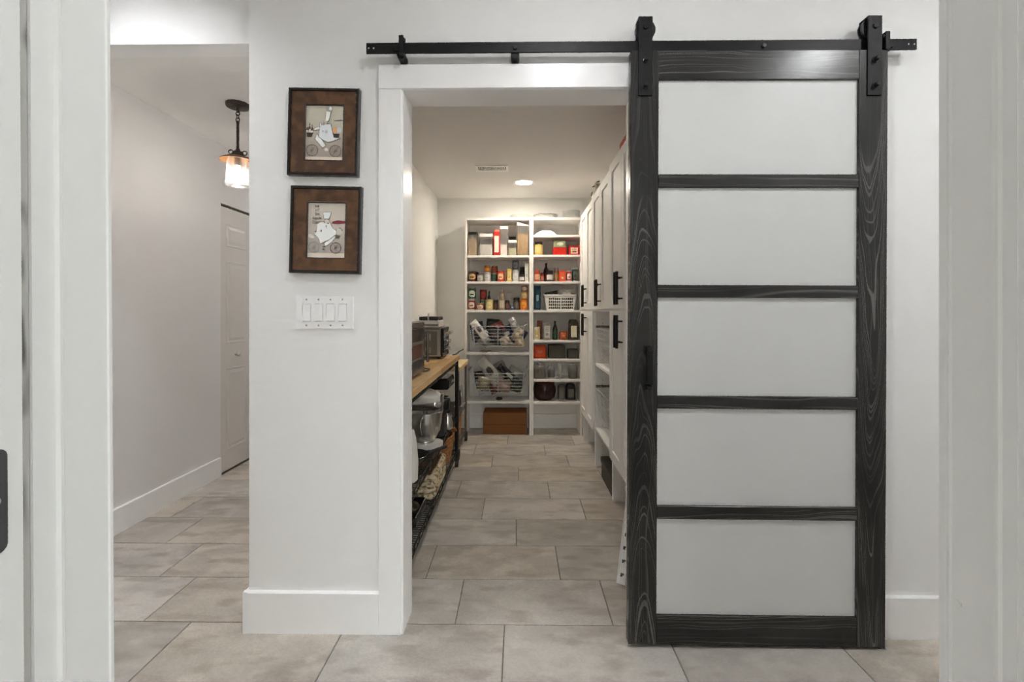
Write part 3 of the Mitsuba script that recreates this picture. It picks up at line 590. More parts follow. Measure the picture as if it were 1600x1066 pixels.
def build_item(kind, name, x0, x1, z, h, d, c1, c2, c3, lab, ct):
    w, cx = x1 - x0, (x0 + x1) / 2; r = w / 2 * .985; yf = SY0 + .012 + d; cy = yf + r; k = thing(name, lab, ct); e = .0003
    z += e
    if kind == 'can':
        put(k, 'body', lathe([(0, 0), (r - .002, 0), (r, .002), (r, .004), (r - .0012, .006), (r - .0012, h - .006), (r, h - .004), (r, h - .001), (r - .003, h), (r - .004, h - .003), (0, h - .003)], (cx, cy, z), 20), C(c3, .3, .6), 30)
        put(k, 'wrapper', lathe([(r - .0008, h * .09), (r, h * .1), (r, h * .9), (r - .0008, h * .91)], (cx, cy, z), 20), C(c1, .45), 30)
        a = np.linspace(-math.pi * .80, -math.pi * .20, 9); zz = np.linspace(.2, .76, 5)
        lb = [[r * 1.008 * math.cos(t), r * 1.008 * math.sin(t), h * (.48 + (q - .48) * (1 - .55 * (abs(t + math.pi / 2) / 1.0) ** 3))] for q in zz for t in a]
        F = [[i * 9 + j, i * 9 + j + 1, i * 9 + j + 10] for i in range(4) for j in range(8)] + [[i * 9 + j, i * 9 + j + 10, i * 9 + j + 9] for i in range(4) for j in range(8)]
        put(k, 'label', move(trimesh.Trimesh(np.array(lb), F, process=False), (cx, cy, z)), C(c2, .45))
        a2 = np.linspace(-math.pi * .68, -math.pi * .36, 5)
        lb = [[r * 1.014 * math.cos(t), r * 1.014 * math.sin(t), h * q] for q in (.36, .48) for t in a2]
        F = [[j, j + 1, j + 6] for j in range(4)] + [[j, j + 6, j + 5] for j in range(4)]
        put(k, 'label_print', move(trimesh.Trimesh(np.array(lb), F, process=False), (cx, cy, z)), C(c1, .5))
    elif kind == 'jar':
        put(k, 'body', lathe([(0, 0), (r * .9, 0), (r, .006), (r, h * .70), (r * .86, h * .80), (r * .82, h * .82), (0, h * .82)], (cx, cy, z), 20), C(c1, .15), 40)
        put(k, 'lid', lathe([(0, h * .80), (r * .90, h * .80), (r * .92, h * .82), (r * .92, h * .98), (r * .86, h), (0, h)], (cx, cy, z), 20), C(c3, .3), 35)
        put(k, 'label', lathe([(r - .0005, h * .16), (r + .0006, h * .165), (r + .0006, h * .62), (r - .0005, h * .625)], (cx, cy, z), 20), C(c2, .5), 30)
    elif kind == 'bottle':
        wd = 'beige' in lab; q = r * (.72 if wd else .44)
        put(k, 'body', lathe([(0, 0), (r * .9, 0), (r, .006), (r, h * (.70 if wd else .55)), (r * (.95 if wd else .85), h * (.74 if wd else .66)), (r * (.68 if wd else .42), h * .80), (r * (.6 if wd else .36), h * .90), (0, h * .90)], (cx, cy, z), 20), C(c1, .15), 40)
        put(k, 'cap', lathe([(0, h * .88), (q * .95, h * .88), (q, h * .89), (q, h * .99), (q * .86, h), (0, h)], (cx, cy, z), 16), C(c3, .35), 35)
        put(k, 'label', lathe([(r - .0005, h * .10), (r + .0006, h * .105), (r + .0006, h * .48), (r - .0005, h * .485)], (cx, cy, z), 20), C(c2, .5), 30)
    elif kind in ('box', 'tallbox'):
        dp = min(max(w * .9, .05), .16, SY1 - .004 - yf)
        put(k, 'body', bx(x0 + .001, x1 - .001, yf, yf + dp, z, z + h * (.90 if kind == 'tallbox' else 1), .0015), C(c1, .5))
        hh = h * (.90 if kind == 'tallbox' else 1)
        put(k, 'label', bx(x0 + w * .16, x1 - w * .16, yf - .0008, yf + .001, z + hh * .13, z + hh * .82), C(c2, .5))
        if kind == 'box' and h > .08:
            put(k, 'emblem', ex_xz(el(cx, z + hh * .34, w * .2, hh * .08), yf - .0014, yf), C(c3, .5))
            put(k, 'print_line', cat(*[bx(cx - w * .22, cx + w * .22, yf - .0014, yf, z + hh * q, z + hh * (q + .03)) for q in (.52, .62, .71)]), C(c1, .5))
        if kind == 'tallbox':
            put(k, 'round_top', cat(move(rod((cx, yf + .002, z + h * .90), (cx, yf + dp - .002, z + h * .90), w * .40, 24, .004))), C(c3, .4), 30)
    elif kind in ('clear', 'wide', 'cereal'):
        fr = float(c3); dp = min(max(.10, w * .9), .2, SY1 - .006 - yf); rr = min(.014, w * .2)
        lidh = .026 if kind != 'cereal' else .02
        put(k, 'contents', rbox(x0 + .0045, x1 - .0045, yf + .0035, yf + dp - .0035, z + .003, z + (h - lidh) * fr, rr * .9), 'cereal_loops' if kind == 'cereal' else C(c1, .9), 35)
        put(k, 'shell', rbox(x0 + .002, x1 - .002, yf, yf + dp, z, z + h - lidh + .001, rr), 'clear_plastic', 35)
        lid = rbox(x0, x1, yf - .002, yf + dp + .002, z + h - lidh, z + h, rr)
        if kind == 'cereal':
            v = lid.vertices; up = v[:, 2] > z + h - .01; v[up, 2] += .016 * (cx - v[up, 0]) / (w / 2); v[~up, 2] += .004 * (cx - v[~up, 0]) / (w / 2)
        put(k, 'lid', lid, C(c2, .35), 35)
        if kind == 'wide': put(k, 'lid_rim', rbox(x0 - .002, x1 + .002, yf - .004, yf + dp + .002, z + h - lidh - .004, z + h - lidh + .004, rr), C(c2, .35), 35)
    elif kind == 'canist':
        dp = min(.10, SY1 - .006 - yf)
        put(k, 'body', rbox(x0, x1, yf, yf + dp, z, z + h * .82, w * .22), C(c1, .45), 35)
        put(k, 'label', bx(x0 + w * .2, x1 - w * .2, yf - .0008, yf + .001, z + h * .14, z + h * .70, .0004), C(c2, .5))
        put(k, 'lid', cat(rbox(x0 + w * .03, x1 - w * .03, yf + .003, yf + dp - .003, z + h * .82, z + h * .91, w * .22), rbox(x0 + w * .12, x1 - w * .12, yf + .010, yf + dp - .01, z + h * .91, z + h, w * .22)), C(c3, .35), 35)
    elif kind == 'tub':
        dp = .12
        put(k, 'body', rbox(x0, x1, yf, yf + dp, z, z + h * .55, .012), C(c1, .35), 35)
        put(k, 'lid', cat(rbox(x0 - .003, x1 + .003, yf - .003, yf + dp + .003, z + h * .55, z + h * .62, .013), rbox(x0 + .004, x1 - .004, yf + .003, yf + dp - .003, z + h * .62, z + h, .02)), C(c2, .25), 35)
        put(k, 'label', ex_xz(el(cx, z + h * .78, w * .25, h * .12), yf + .001, yf + .0035), C('#c9c9b4', .5))
    elif kind == 'cloth':
        g = np.linspace(-1, 1, 25); X, Y = np.meshgrid(g, g, indexing='ij'); top = h * (1 - np.abs(X) ** 5) ** .6 * (1 - np.abs(Y) ** 6) ** .6
        P = np.stack([cx + X * w / 2, yf + .10 + Y * .095, 0 * X], -1).reshape(-1, 3); nz = np.asarray(meshkit.fbm(P * 22)).reshape(-1)
        P[:, 2] = z + top.reshape(-1) * (.72 + .5 * (nz - .3)); P[:, 2] = np.maximum(P[:, 2], z)
        Q = P.copy(); Q[:, 2] = z; F = []
        for i in range(24):
            for j in range(24):
                a, b, c_, d_ = i * 25 + j, i * 25 + 25 + j, i * 25 + 26 + j, i * 25 + j + 1; F += [[a, b, c_], [a, c_, d_], [a + 625, c_ + 625, b + 625], [a + 625, d_ + 625, c_ + 625]]
        put(k, 'fabric', trimesh.Trimesh(np.vstack([P, Q]), F, process=False), 'marbled_cloth', True)
    elif kind in ('pouch', 'bag', 'bag2'):
        t = .05 if kind == 'pouch' else .09 if kind == 'bag2' else .07
        m = slump(pouch(w, h, t, len(lab), .008), z); m.apply_translation([cx, yf + t / 2 + .012, 0]); put(k, 'wrapper', m, C(c1, .35), True)
        b = pouch(w * .6, h * .5, t * 1.12, len(lab), .008); b.apply_translation([cx, yf + t / 2 + .0115, z + h * .5]); put(k, 'label', b, C(c2, .4), True)
    elif kind == 'glass':
        put(k, 'body', lathe([(r * .9, 0), (r, .008), (r, h * .70), (r * .86, h * .78)], (cx, cy, z), 28), 'clear_glass', True)
        put(k, 'contents', lathe([(0, .004), (r * .86, .005), (r * .95, .012), (r * .95, h * .52), (0, h * .53)], (cx, cy, z), 24), C('#5a5245', .8), 35)
        put(k, 'lid', lathe([(r * .92, h * .77), (r * .94, h * .80), (r * .5, h * .88), (.008, h * .90), (.012, h * .95), (.008, h), (0, h)], (cx, cy, z), 28), 'clear_glass', True)
    elif kind == 'goblet':
        put(k, 'glass', lathe([(0, 0), (r, .001), (r * .95, .006), (.010, .016), (.007, .035), (r * .5, .055), (r * .62, h * .6), (r * .66, h), (r * .63, h), (r * .58, h * .6), (r * .4, .062), (0, .05)], (cx, cy, z), 28), 'clear_glass', True)
    elif kind == 'potty':
        r = min(r, .116); cy = yf + r
        put(k, 'body', lathe([(0, 0), (r * .62, 0), (r * .86, h * .12), (r, h * .45), (r * .97, h * .68), (r * .84, h * .85), (0, h * .85)], (cx, cy, z), 40), C(c1, .25), 50)
        put(k, 'lid', lathe([(r * .84, h * .84), (r * .88, h * .87), (r * .84, h * .92), (r * .5, h * .985), (0, h)], (cx, cy, z), 40), C(c2, .2), 50)
def loops(p, n, uv):
    d, e, w = mikit.voronoi(p.x * 70 + p.y * 30, p.z * 70)
    return mix((.66, .45, .22), (.13, .06, .02), smoothstep(.22, .55, d) ) * (.8 + .4 * w)
scene['cereal_loops'] = two(prin(proc(loops), .8, spec=.2))
def marb(p, n, uv): return mix((.70, .70, .70), (.33, .32, .32), smoothstep(.56, .66, fbm(p.x * 26, p.y * 26, p.z * 26, 3)))
scene['marbled_cloth'] = two(prin(proc(marb), .8, spec=.2))
ITEMS = [
 ('clear', 'storage_canister', -0.4949, -0.4035, 1.75, 0.2318, 0.02, '#a59074', '#15120f', '.80', 'clear canister of oats with black lid, leftmost on the top left shelf', 'canister'),
 ('wide', 'flour_tub', -0.383, -0.2495, 1.75, 0.2121, 0.0, '#cfcac3', '#e9e6e0', '.58', 'wide clear tub of white flour with white lid on the top left shelf', 'canister'),
 ('tallbox', 'tall_red_carton', -0.2433, -0.1809, 1.75, 0.2558, 0.0, '#b3241c', '#e6ddcf', '#e2695c', 'tall red and white carton with round red top on the top left shelf', 'carton'),
 ('clear', 'storage_canister', -0.1856, -0.1007, 1.75, 0.2894, 0.04, '#dcd8d2', '#eeece8', '.42', 'tall clear canister half full of white powder on the top left shelf', 'canister'),
 ('clear', 'storage_canister', -0.1011, -0.0168, 1.75, 0.1497, 0.0, '#aaa588', '#e9e6e0', '.58', 'short clear canister of pale green grain on the top left shelf', 'canister'),
 ('cereal', 'cereal_dispenser', -0.015, 0.0998, 1.75, 0.3088, 0.0, '#b98f58', '#efece6', '.72', 'large clear dispenser of tan cereal with sloped white lid on the top left shelf', 'canister'),
 ('box', 'dark_carton', -0.3322, -0.2476, 1.75, 0.2476, 0.2, '#2c201a', '#3a2a22', '#241a15', 'dark carton behind the flour tub on the top left shelf', 'carton'),
 ('box', 'dark_carton', -0.0977, -0.0261, 1.75, 0.215, 0.2, '#33251e', '#46342a', '#2a1e18', 'dark carton behind the short canister of green grain', 'carton'),
 ('can', 'gift_tin', -0.4897, -0.4117, 1.496, 0.0998, 0.0, '#3a1512', '#c2a46a', '#4a1a16', 'dark red tin with a gold oval label, left end of second left shelf', 'tin'),
 ('can', 'food_can', -0.4089, -0.3438, 1.496, 0.075, 0.01, '#8d8780', '#b9b4ac', '#55504b', 'low grey and silver can beside the dark red tin', 'can'),
 ('can', 'food_can', -0.3408, -0.2731, 1.496, 0.094, 0.02, '#9c9a98', '#c9c8c8', '#d0cfcc', 'silver can with pale label under an amber jar', 'can'),
 ('jar', 'jam_jar', -0.3383, -0.2757, 1.5906, 0.0626, 0.02, '#7a4413', '#b3712a', '#8a5a22', 'amber jar with brown lid stacked on a silver can', 'jar'),
 ('can', 'food_can', -0.2711, -0.2081, 1.496, 0.082, 0.05, '#20392b', '#2f5540', '#a8a29a', 'dark green can under a red brown can', 'can'),
 ('can', 'food_can', -0.268, -0.2049, 1.5786, 0.0757, 0.05, '#6e2a1d', '#94432b', '#b98f5a', 'red brown can stacked on a dark green can', 'can'),
 ('can', 'spice_tin', -0.2065, -0.141, 1.496, 0.1029, 0.0, '#c23a20', '#e8c9a0', '#b23220', 'orange red tin with a cream flame shaped label', 'tin'),
 ('box', 'spice_box', -0.135, -0.1143, 1.496, 0.1067, 0.03, '#7a4a24', '#9a6a3a', '#6a3e1e', 'narrow brown box left of the yellow spice box', 'box'),
 ('box', 'spice_box', -0.11, -0.0663, 1.496, 0.125, 0.01, '#c9a24f', '#e6d7a0', '#b88a3a', 'tall narrow yellow spice box on the second left shelf', 'box'),
 ('can', 'food_can', -0.0613, 0.0038, 1.496, 0.1094, 0.01, '#b7b7b7', '#d4d4d6', '#cfcfcf', 'silver white can under a black can', 'can'),
 ('can', 'food_can', -0.06, 0.0025, 1.606, 0.1063, 0.01, '#1e1f22', '#50525a', '#8a8a8c', 'black and grey can stacked on a silver white can', 'can'),
 ('jar', 'spice_jar', 0.0087, 0.0574, 1.496, 0.0717, 0.0, '#1d1a19', '#d8d5d0', '#141312', 'small black jar with white label on the second left shelf', 'jar'),
 ('box', 'tall_grey_carton', 0.0614, 0.1002, 1.496, 0.1785, 0.02, '#b5b1aa', '#cfccc6', '#a7a39c', 'tall pale grey carton at the right end of the second left shelf', 'carton'),
 ('jar', 'dark_jar', -0.4481, -0.3969, 1.496, 0.1024, 0.12, '#1c1512', '#2a1f1a', '#2e2420', 'dark jar standing behind the low grey can', 'jar'),
 ('jar', 'dark_jar', 0.0128, 0.0642, 1.496, 0.154, 0.13, '#1a1715', '#2a2522', '#161412', 'tall dark jar standing behind the small black jar with white label', 'jar'),
 ('can', 'food_can', -0.4939, -0.422, 1.218, 0.1032, 0.01, '#7e2a22', '#cfc0ae', '#b9b4ac', 'red banded can with pale label, under the leftmost green can', 'can'),
 ('can', 'food_can', -0.4907, -0.4157, 1.3218, 0.1157, 0.01, '#24402c', '#b9c4b4', '#8f948c', 'green can with white patch, stacked leftmost on the third left shelf', 'can'),
 ('can', 'food_can', -0.3835, -0.3286, 1.218, 0.1043, 0.06, '#3c5a3a', '#7c9068', '#8a8a80', 'green can under a red can on the third left shelf', 'can'),
 ('can', 'food_can', -0.3835, -0.3134, 1.3229, 0.0979, 0.06, '#7a1e1e', '#a63a34', '#8c2a24', 'red can stacked on a green can on the third left shelf', 'can'),
 ('can', 'food_can', -0.4092, -0.3381, 1.218, 0.0686, 0.0, '#8a3426', '#d9cbb2', '#c9c5bc', 'low red and cream can on the third left shelf', 'can'),
 ('bottle', 'sauce_bottle', -0.3105, -0.2753, 1.218, 0.192, 0.12, '#39452f', '#4d5a40', '#2b3324', 'green bottle standing behind the yellow patterned can', 'bottle'),
 ('can', 'patterned_can', -0.3182, -0.2508, 1.218, 0.1061, 0.0, '#c9b468', '#e4d9a4', '#b8b2a2', 'yellow can with cream pattern on the third left shelf', 'can'),
 ('jar', 'spice_jar', -0.2443, -0.198, 1.218, 0.1002, 0.02, '#2a1712', '#5a3428', '#171210', 'dark brown jar right of the yellow patterned can', 'jar'),
 ('bottle', 'oil_bottle', -0.1871, -0.136, 1.218, 0.1934, 0.0, '#8b7a66', '#c4b8a6', '#8a7868', 'tall beige bottle in the middle of the third left shelf', 'bottle'),
 ('jar', 'spice_jar', -0.1316, -0.0852, 1.218, 0.0971, 0.02, '#33201a', '#6a4436', '#1a1412', 'dark brown jar right of the tall beige bottle', 'jar'),
 ('jar', 'dark_jar', -0.0503, 0.0138, 1.218, 0.1227, 0.04, '#3a322c', '#6e655a', '#1d1a18', 'wide dark jar with black lid left of the orange tin', 'jar'),
 ('pouch', 'small_packet', -0.0811, -0.0405, 1.218, 0.0468, 0.0, '#3a4466', '#cfcfd4', '', 'small crumpled blue packet in front of the wide dark jar', 'packet'),
 ('can', 'orange_tin', 0.0187, 0.0873, 1.218, 0.1061, 0.0, '#d9701c', '#f0a63c', '#c7601a', 'bright orange tin, bottom of the stack at the right end of the third left shelf', 'tin'),
 ('can', 'food_can', 0.0281, 0.0905, 1.3247, 0.0717, 0.0, '#a98a54', '#c9b07c', '#8a7040', 'tan can, middle of the stack at the right end of the third left shelf', 'can'),
 ('can', 'food_can', 0.0281, 0.0892, 1.397, 0.0593, 0.0, '#6a342a', '#b59a8c', '#8a8076', 'brown can, top of the stack at the right end of the third left shelf', 'can'),
 ('cloth', 'folded_cloth', 0.16, 0.3732, 1.946, 0.0563, 0.01, '#d9d8d8', '', '', 'folded white patterned cloth on the uppermost right shelf', 'cloth'),
 ('jar', 'yellow_jar', 0.1572, 0.2402, 1.754, 0.131, 0.0, '#c0a560', '#d4bd7c', '#17130f', 'yellow jar with black lid on the second right shelf', 'jar'),
 ('tub', 'red_tub', 0.3401, 0.4714, 1.754, 0.1375, 0.01, '#c31f12', '#8b8f70', '#6b7358', 'red tub with a clear green lid on the second right shelf', 'tub'),
 ('box', 'red_tin_box', 0.4903, 0.5926, 1.754, 0.0873, 0.0, '#b8190f', '#d8c9b0', '#a01610', 'low red tin box with a white emblem on the second right shelf', 'tin'),
 ('box', 'dark_carton', 0.3779, 0.4821, 1.754, 0.1629, 0.2, '#3a2620', '#4a322a', '#2e1e1a', 'dark carton behind the red tub', 'carton'),
 ('jar', 'spice_jar', 0.156, 0.2084, 1.496, 0.1123, 0.0, '#a83a20', '#d8a080', '#c25030', 'orange red spice jar at the left end of the third right shelf', 'jar'),
 ('jar', 'spice_jar', 0.2135, 0.2511, 1.496, 0.0879, 0.03, '#6a1c16', '#b06a5a', '#3a1412', 'small dark red jar beside the orange red spice jar', 'jar'),
 ('bottle', 'dark_bottle', 0.2486, 0.3034, 1.496, 0.1912, 0.1, '#1e1210', '#5a2a22', '#171010', 'tall dark bottle with red label on the third right shelf', 'bottle'),
 ('jar', 'jam_jar', 0.2745, 0.3406, 1.496, 0.1061, 0.0, '#2a2422', '#cfcac6', '#151312', 'jar with white label and black lid on the third right shelf', 'jar'),
 ('jar', 'glass_jar', 0.3501, 0.3993, 1.496, 0.139, 0.06, '#8a6a44', '#a58a62', '#9a968e', 'tan jar with grey lid behind the orange carton', 'jar'),
 ('box', 'orange_carton', 0.3955, 0.4591, 1.496, 0.1061, 0.0, '#d0421a', '#e86a38', '#e8e0d8', 'orange carton with white top on the third right shelf', 'carton'),
 ('can', 'food_can', 0.4666, 0.5215, 1.496, 0.1029, 0.0, '#c02820', '#e6dcd6', '#d8d4d0', 'red and white can on the third right shelf', 'can'),
 ('can', 'food_can', 0.5251, 0.5839, 1.496, 0.1313, 0.01, '#28352c', '#5c6a5e', '#a9a9a4', 'dark green can at the right end of the third right shelf', 'can'),
 ('bag', 'blue_bag', 0.1554, 0.2212, 1.218, 0.2401, 0.06, '#1f4a63', '#9fb6c0', '', 'tall blue bag left of the white plastic basket', 'bag'),
 ('box', 'floral_carton', 0.151, 0.2084, 0.926, 0.1279, 0.0, '#d9d3c6', '#c9b060', '#e4dfd4', 'white carton with yellow flowers on the fifth right shelf', 'carton'),
 ('box', 'orange_carton', 0.1856, 0.2394, 0.926, 0.1856, 0.12, '#8f4426', '#a85a38', '#7a3a20', 'dull orange carton behind the white floral carton', 'carton'),
 ('box', 'label_carton', 0.2396, 0.3182, 0.926, 0.1684, 0.0, '#7d7a76', '#c4c1bb', '#8a8783', 'grey carton with white label on the fifth right shelf', 'carton'),
 ('bottle', 'green_bottle', 0.3345, 0.3822, 0.926, 0.1879, 0.02, '#14241a', '#2c4a34', '#121512', 'dark green bottle on the fifth right shelf', 'bottle'),
 ('bag2', 'orange_packet', 0.4017, 0.4779, 0.926, 0.0811, 0.0, '#b5562a', '#c97a48', '', 'crumpled orange packet on the fifth right shelf', 'packet'),
 ('canist', 'cream_canister', 0.4903, 0.5839, 0.926, 0.1996, 0.0, '#3a2f27', '#e8e0c6', '#2a2220', 'dark canister with large cream label on the fifth right shelf', 'canister'),
 ('bag', 'orange_bag', 0.1475, 0.2751, 0.744, 0.1282, 0.01, '#c24a22', '#d0643a', '', 'orange bag at the left end of the sixth right shelf', 'bag'),
 ('box', 'olive_box', 0.2957, 0.4593, 0.744, 0.129, 0.04, '#3a372c', '#444134', '#47432f', 'dark olive box on the sixth right shelf', 'box'),
 ('box', 'grey_box', 0.4855, 0.5895, 0.744, 0.0883, 0.05, '#4c4741', '#57524b', '#55504a', 'low grey box on the sixth right shelf', 'box'),
 ('glass', 'glass_jar', 0.1507, 0.2725, 0.545, 0.1695, 0.03, '#8f8672', '', '', 'wide clear glass jar with glass knob on the seventh right shelf', 'jar'),
 ('glass', 'glass_jar', 0.29, 0.3601, 0.545, 0.1402, 0.1, '#8f8672', '', '', 'small clear glass jar behind the goblet', 'jar'),
 ('goblet', 'glass_goblet', 0.3671, 0.4511, 0.545, 0.1566, 0.02, '', '', '', 'footed clear glass goblet on the seventh right shelf', 'glass'),
 ('glass', 'glass_jar', 0.4918, 0.5839, 0.545, 0.1513, 0.05, '#8f8672', '', '', 'clear glass jar at the right end of the seventh right shelf', 'jar'),
 ('potty', 'brown_pot', 0.1466, 0.3759, 0.328, 0.1879, 0.02, '#2a0f0b', '#5a2216', '', 'large round dark red brown pot on the lowest right shelf', 'pot'),
 ('canist', 'grey_canister', 0.3969, 0.4673, 0.328, 0.1408, 0.12, '#77736c', '#8a867e', '#5c5852', 'plain grey canister behind the round brown pot', 'canister'),
 ('canist', 'black_canister', 0.4742, 0.5672, 0.328, 0.153, 0.1, '#1e1d1c', '#77766f', '#171615', 'black canister with grey label on the lowest right shelf', 'canister'),
]
for it in ITEMS: build_item(*it)

# ------------------------------------------------------------------ snack packets in the wire baskets
def packet(name, label, c1, c2, w, h, t, cx, cy, cz, rots, sd, ct='packet'):
    k = thing(name, label, ct); a = pouch(w, h, t, sd); b = pouch(w * .62, h * .5, t * 1.16, sd)
    for r_ in rots:
        for m in (a, b): m.apply_transform(trimesh.transformations.rotation_matrix(math.radians(r_[0]), r_[1]))
    for m in (a, b): m.apply_translation([cx, cy, cz])
    put(k, 'wrapper', a, C(c1, .28), True); put(k, 'label', b, C(c2, .35), True)
X_, Y_, Z_ = [1, 0, 0], [0, 1, 0], [0, 0, 1]
UP = [  # name, look, colours, w, h, t, x, y, z, roll
    ('white packet with dark print leaning out over the left rim of the upper basket', '#c9c8c6', '#5a5a60', .075, .21, .035, -.375, 4.515, 1.030, -38),
    ('navy blue packet behind the leaning white packet in the upper basket', '#1d2742', '#3a4468', .13, .20, .05, -.40, 4.66, 1.00, -12),
    ('dark blue packet at the left front of the upper basket', '#1a2036', '#2b3557', .15, .14, .05, -.36, 4.625, .965, 20),
    ('clear grey packet low at the left front of the upper basket', '#77757a', '#b4b4b8', .10, .10, .05, -.33, 4.562, .92, 35),
    ('black packet in the middle of the upper basket', '#1a1a1f', '#4a3a3a', .14, .17, .05, -.235, 4.625, .965, 8),
    ('dark green packet standing at the back of the upper basket', '#1d2f28', '#2f4a3c', .13, .20, .05, -.26, 4.74, 1.03, 5),
    ('pink and red packet in the middle of the upper basket', '#8a4a4c', '#b98a84', .11, .13, .05, -.205, 4.655, 1.045, 65),
    ('navy packet with a white corner in the middle of the upper basket', '#222a4a', '#c8ccd4', .13, .15, .05, -.115, 4.67, .985, -25),
    ('pale packet low in the middle front of the upper basket', '#a49c8f', '#c7c0b4', .10, .10, .045, -.125, 4.562, .915, 60),
    ('grey box shaped packet tilted over the right rim of the upper basket', '#8b8b8c', '#a9a9aa', .07, .15, .035, -.04, 4.545, 1.075, -28),
    ('dark blue packet at the right front of the upper basket', '#1e2444', '#36406e', .14, .16, .05, -.005, 4.62, .965, 30),
    ('beige packet with white print at the right of the upper basket', '#a8987c', '#d8d0c0', .08, .13, .04, -.01, 4.545, .985, 32),
    ('cream packet low at the right corner of the upper basket', '#c2b08c', '#e0d6c0', .10, .09, .05, .01, 4.56, .91, 80)]
LOW = [
    ('long white bag with black print leaning out of the lower basket', '#a3a29d', '#2b2b2c', .12, .30, .05, -.28, 4.59, .625, -38),
    ('clear crinkled bag beside the long white bag in the lower basket', '#8a8a84', '#bdbdb8', .11, .17, .06, -.165, 4.665, .630, -30),
    ('black bag with white edge across the lower basket', '#191b1a', '#d0d0cc', .07, .28, .04, -.085, 4.545, .590, -48),
    ('silver crumpled bag at the right of the lower basket', '#8f9590', '#b9bdb8', .13, .18, .06, -.03, 4.675, .575, -55),
    ('olive tan packet at the left front of the lower basket', '#7c745c', '#97907a', .12, .13, .045, -.335, 4.538, .510, 8),
    ('white and navy packet low at the left of the lower basket', '#b4b8c0', '#2b3354', .14, .08, .05, -.36, 4.60, .465, 75),
    ('dark red packet low in the middle of the lower basket', '#5a2626', '#8a5650', .15, .10, .05, -.24, 4.62, .475, 70),
    ('pink beige packet low in the middle of the lower basket', '#8c7468', '#a9948a', .12, .12, .05, -.135, 4.56, .485, 15),
    ('dark green packet low at the right of the lower basket', '#1f3022', '#3c5440', .14, .12, .05, -.03, 4.61, .48, 20),
    ('black packet at the back of the lower basket', '#161616', '#262626', .20, .16, .06, -.20, 4.72, .56, 10),
    ('dark brown packet at the back left of the lower basket', '#2a2220', '#3c3230', .16, .16, .05, -.35, 4.66, .54, -10)]
def fill(rows, x0, x1, y0, y1, z0, s0):
    for i, (lab, c1, c2, w, h, t, x, y, z, roll) in enumerate(rows):
        packet('snack_packet', lab, c1, c2, w, h, t, x, y, z, [(roll, Y_), (-8 + 5 * (i % 3), X_)], s0 + i)
fill(UP, 0, 0, 0, 0, 0, 40); fill(LOW, 0, 0, 0, 0, 0, 80)
BAY = [('white and blue bag in the upper basket of the open cabinet bay', '#9a9c9c', '#c4c6c8', .20, .16, .06, .70, 3.35, .955, 10), ('grey bag in the lower basket of the open cabinet bay', '#7c7c78', '#a4a4a0', .22, .17, .06, .70, 3.42, .49, -8), ('green bag in the lower basket of the open cabinet bay', '#4c5c4a', '#7c8a78', .18, .16, .06, .70, 3.22, .485, 12)]
for i, (lab, c1, c2, w, h, t, x, y, z, roll) in enumerate(BAY): packet('snack_packet', lab, c1, c2, w, h, t, x, y, z, [(90, Z_), (roll, X_)], 140 + i)
one('flat_dish', lathe([(0, 0), (.045, 0), (.060, .008), (.062, .012), (.050, .006), (0, .004)], (-.325, 4.66, .8063), 28), C('#8a867f', .4), 'flat grey dish on the shelf under the upper wire basket', 'dish', 35)
one('dark_puck', lathe([(0, 0), (.026, 0), (.030, .006), (.030, .018), (.020, .024), (0, .024)], (-.19, 4.66, .3343), 20), C('#2a221d', .5), 'small dark round pot on the shelf under the lower wire basket', 'pot', 35)
k = thing('cardboard_box', 'brown cardboard box on the floor under the left shelf tower', 'box')
put(k, 'body', bx(-.345, .083, 4.62, 4.86, .0005, .210, .002), 'cardboard'); put(k, 'flap', bx(-.345, .083, 4.62, 4.739, .2102, .2135, .001), 'cardboard'); put(k, 'flap', bx(-.345, .083, 4.741, 4.86, .2102, .2135, .001), 'cardboard')
put(k, 'edge_seam', bx(-.343, .081, 4.6188, 4.6202, .093, .096), C('#3a1c0c', .8))

# plates on top of the towers
ORD = ['bottom', 'second from the bottom', 'third from the bottom', 'fourth from the bottom', 'middle', 'fourth from the top', 'third from the top', 'second from the top', 'top']
def plates(cx, cy, r, n, stack, dz=.0075):
    for i in range(n):
        pos = ORD[i] if i < n / 2 - .5 else ORD[9 - n + i] if i > n / 2 - .5 else 'middle'
        one('dinner_plate', lathe([(0, .001), (r * .55, 0), (r * .60, .002), (r * .98, .0145), (r, .0165), (r * .99, .0175), (r * .62, .006), (0, .004)], (cx, cy, 2.1162 + i * dz), 40), C('#e4e4e2', .2), f'white plate, {pos} one of the {stack}', 'plate', 50, group=f'white plates in the {stack}')
plates(.02, 4.725, .105, 5, 'left stack on the left shelf tower')
plates(.275, 4.725, .115, 4, 'middle stack under a platter')
one('oval_platter', lathe([(0, .001), (.075, 0), (.12, .012), (.128, .016), (.127, .018), (.082, .006), (0, .004)], (.275, 4.727, 2.1162 + 4 * .0075 + .003), 40), C('#b9b9b6', .25), 'grey rimmed platter lying on the middle stack of white plates', 'platter', 50)
plates(.525, 4.70, .088, 9, 'tall stack beside the cabinets', .0085)

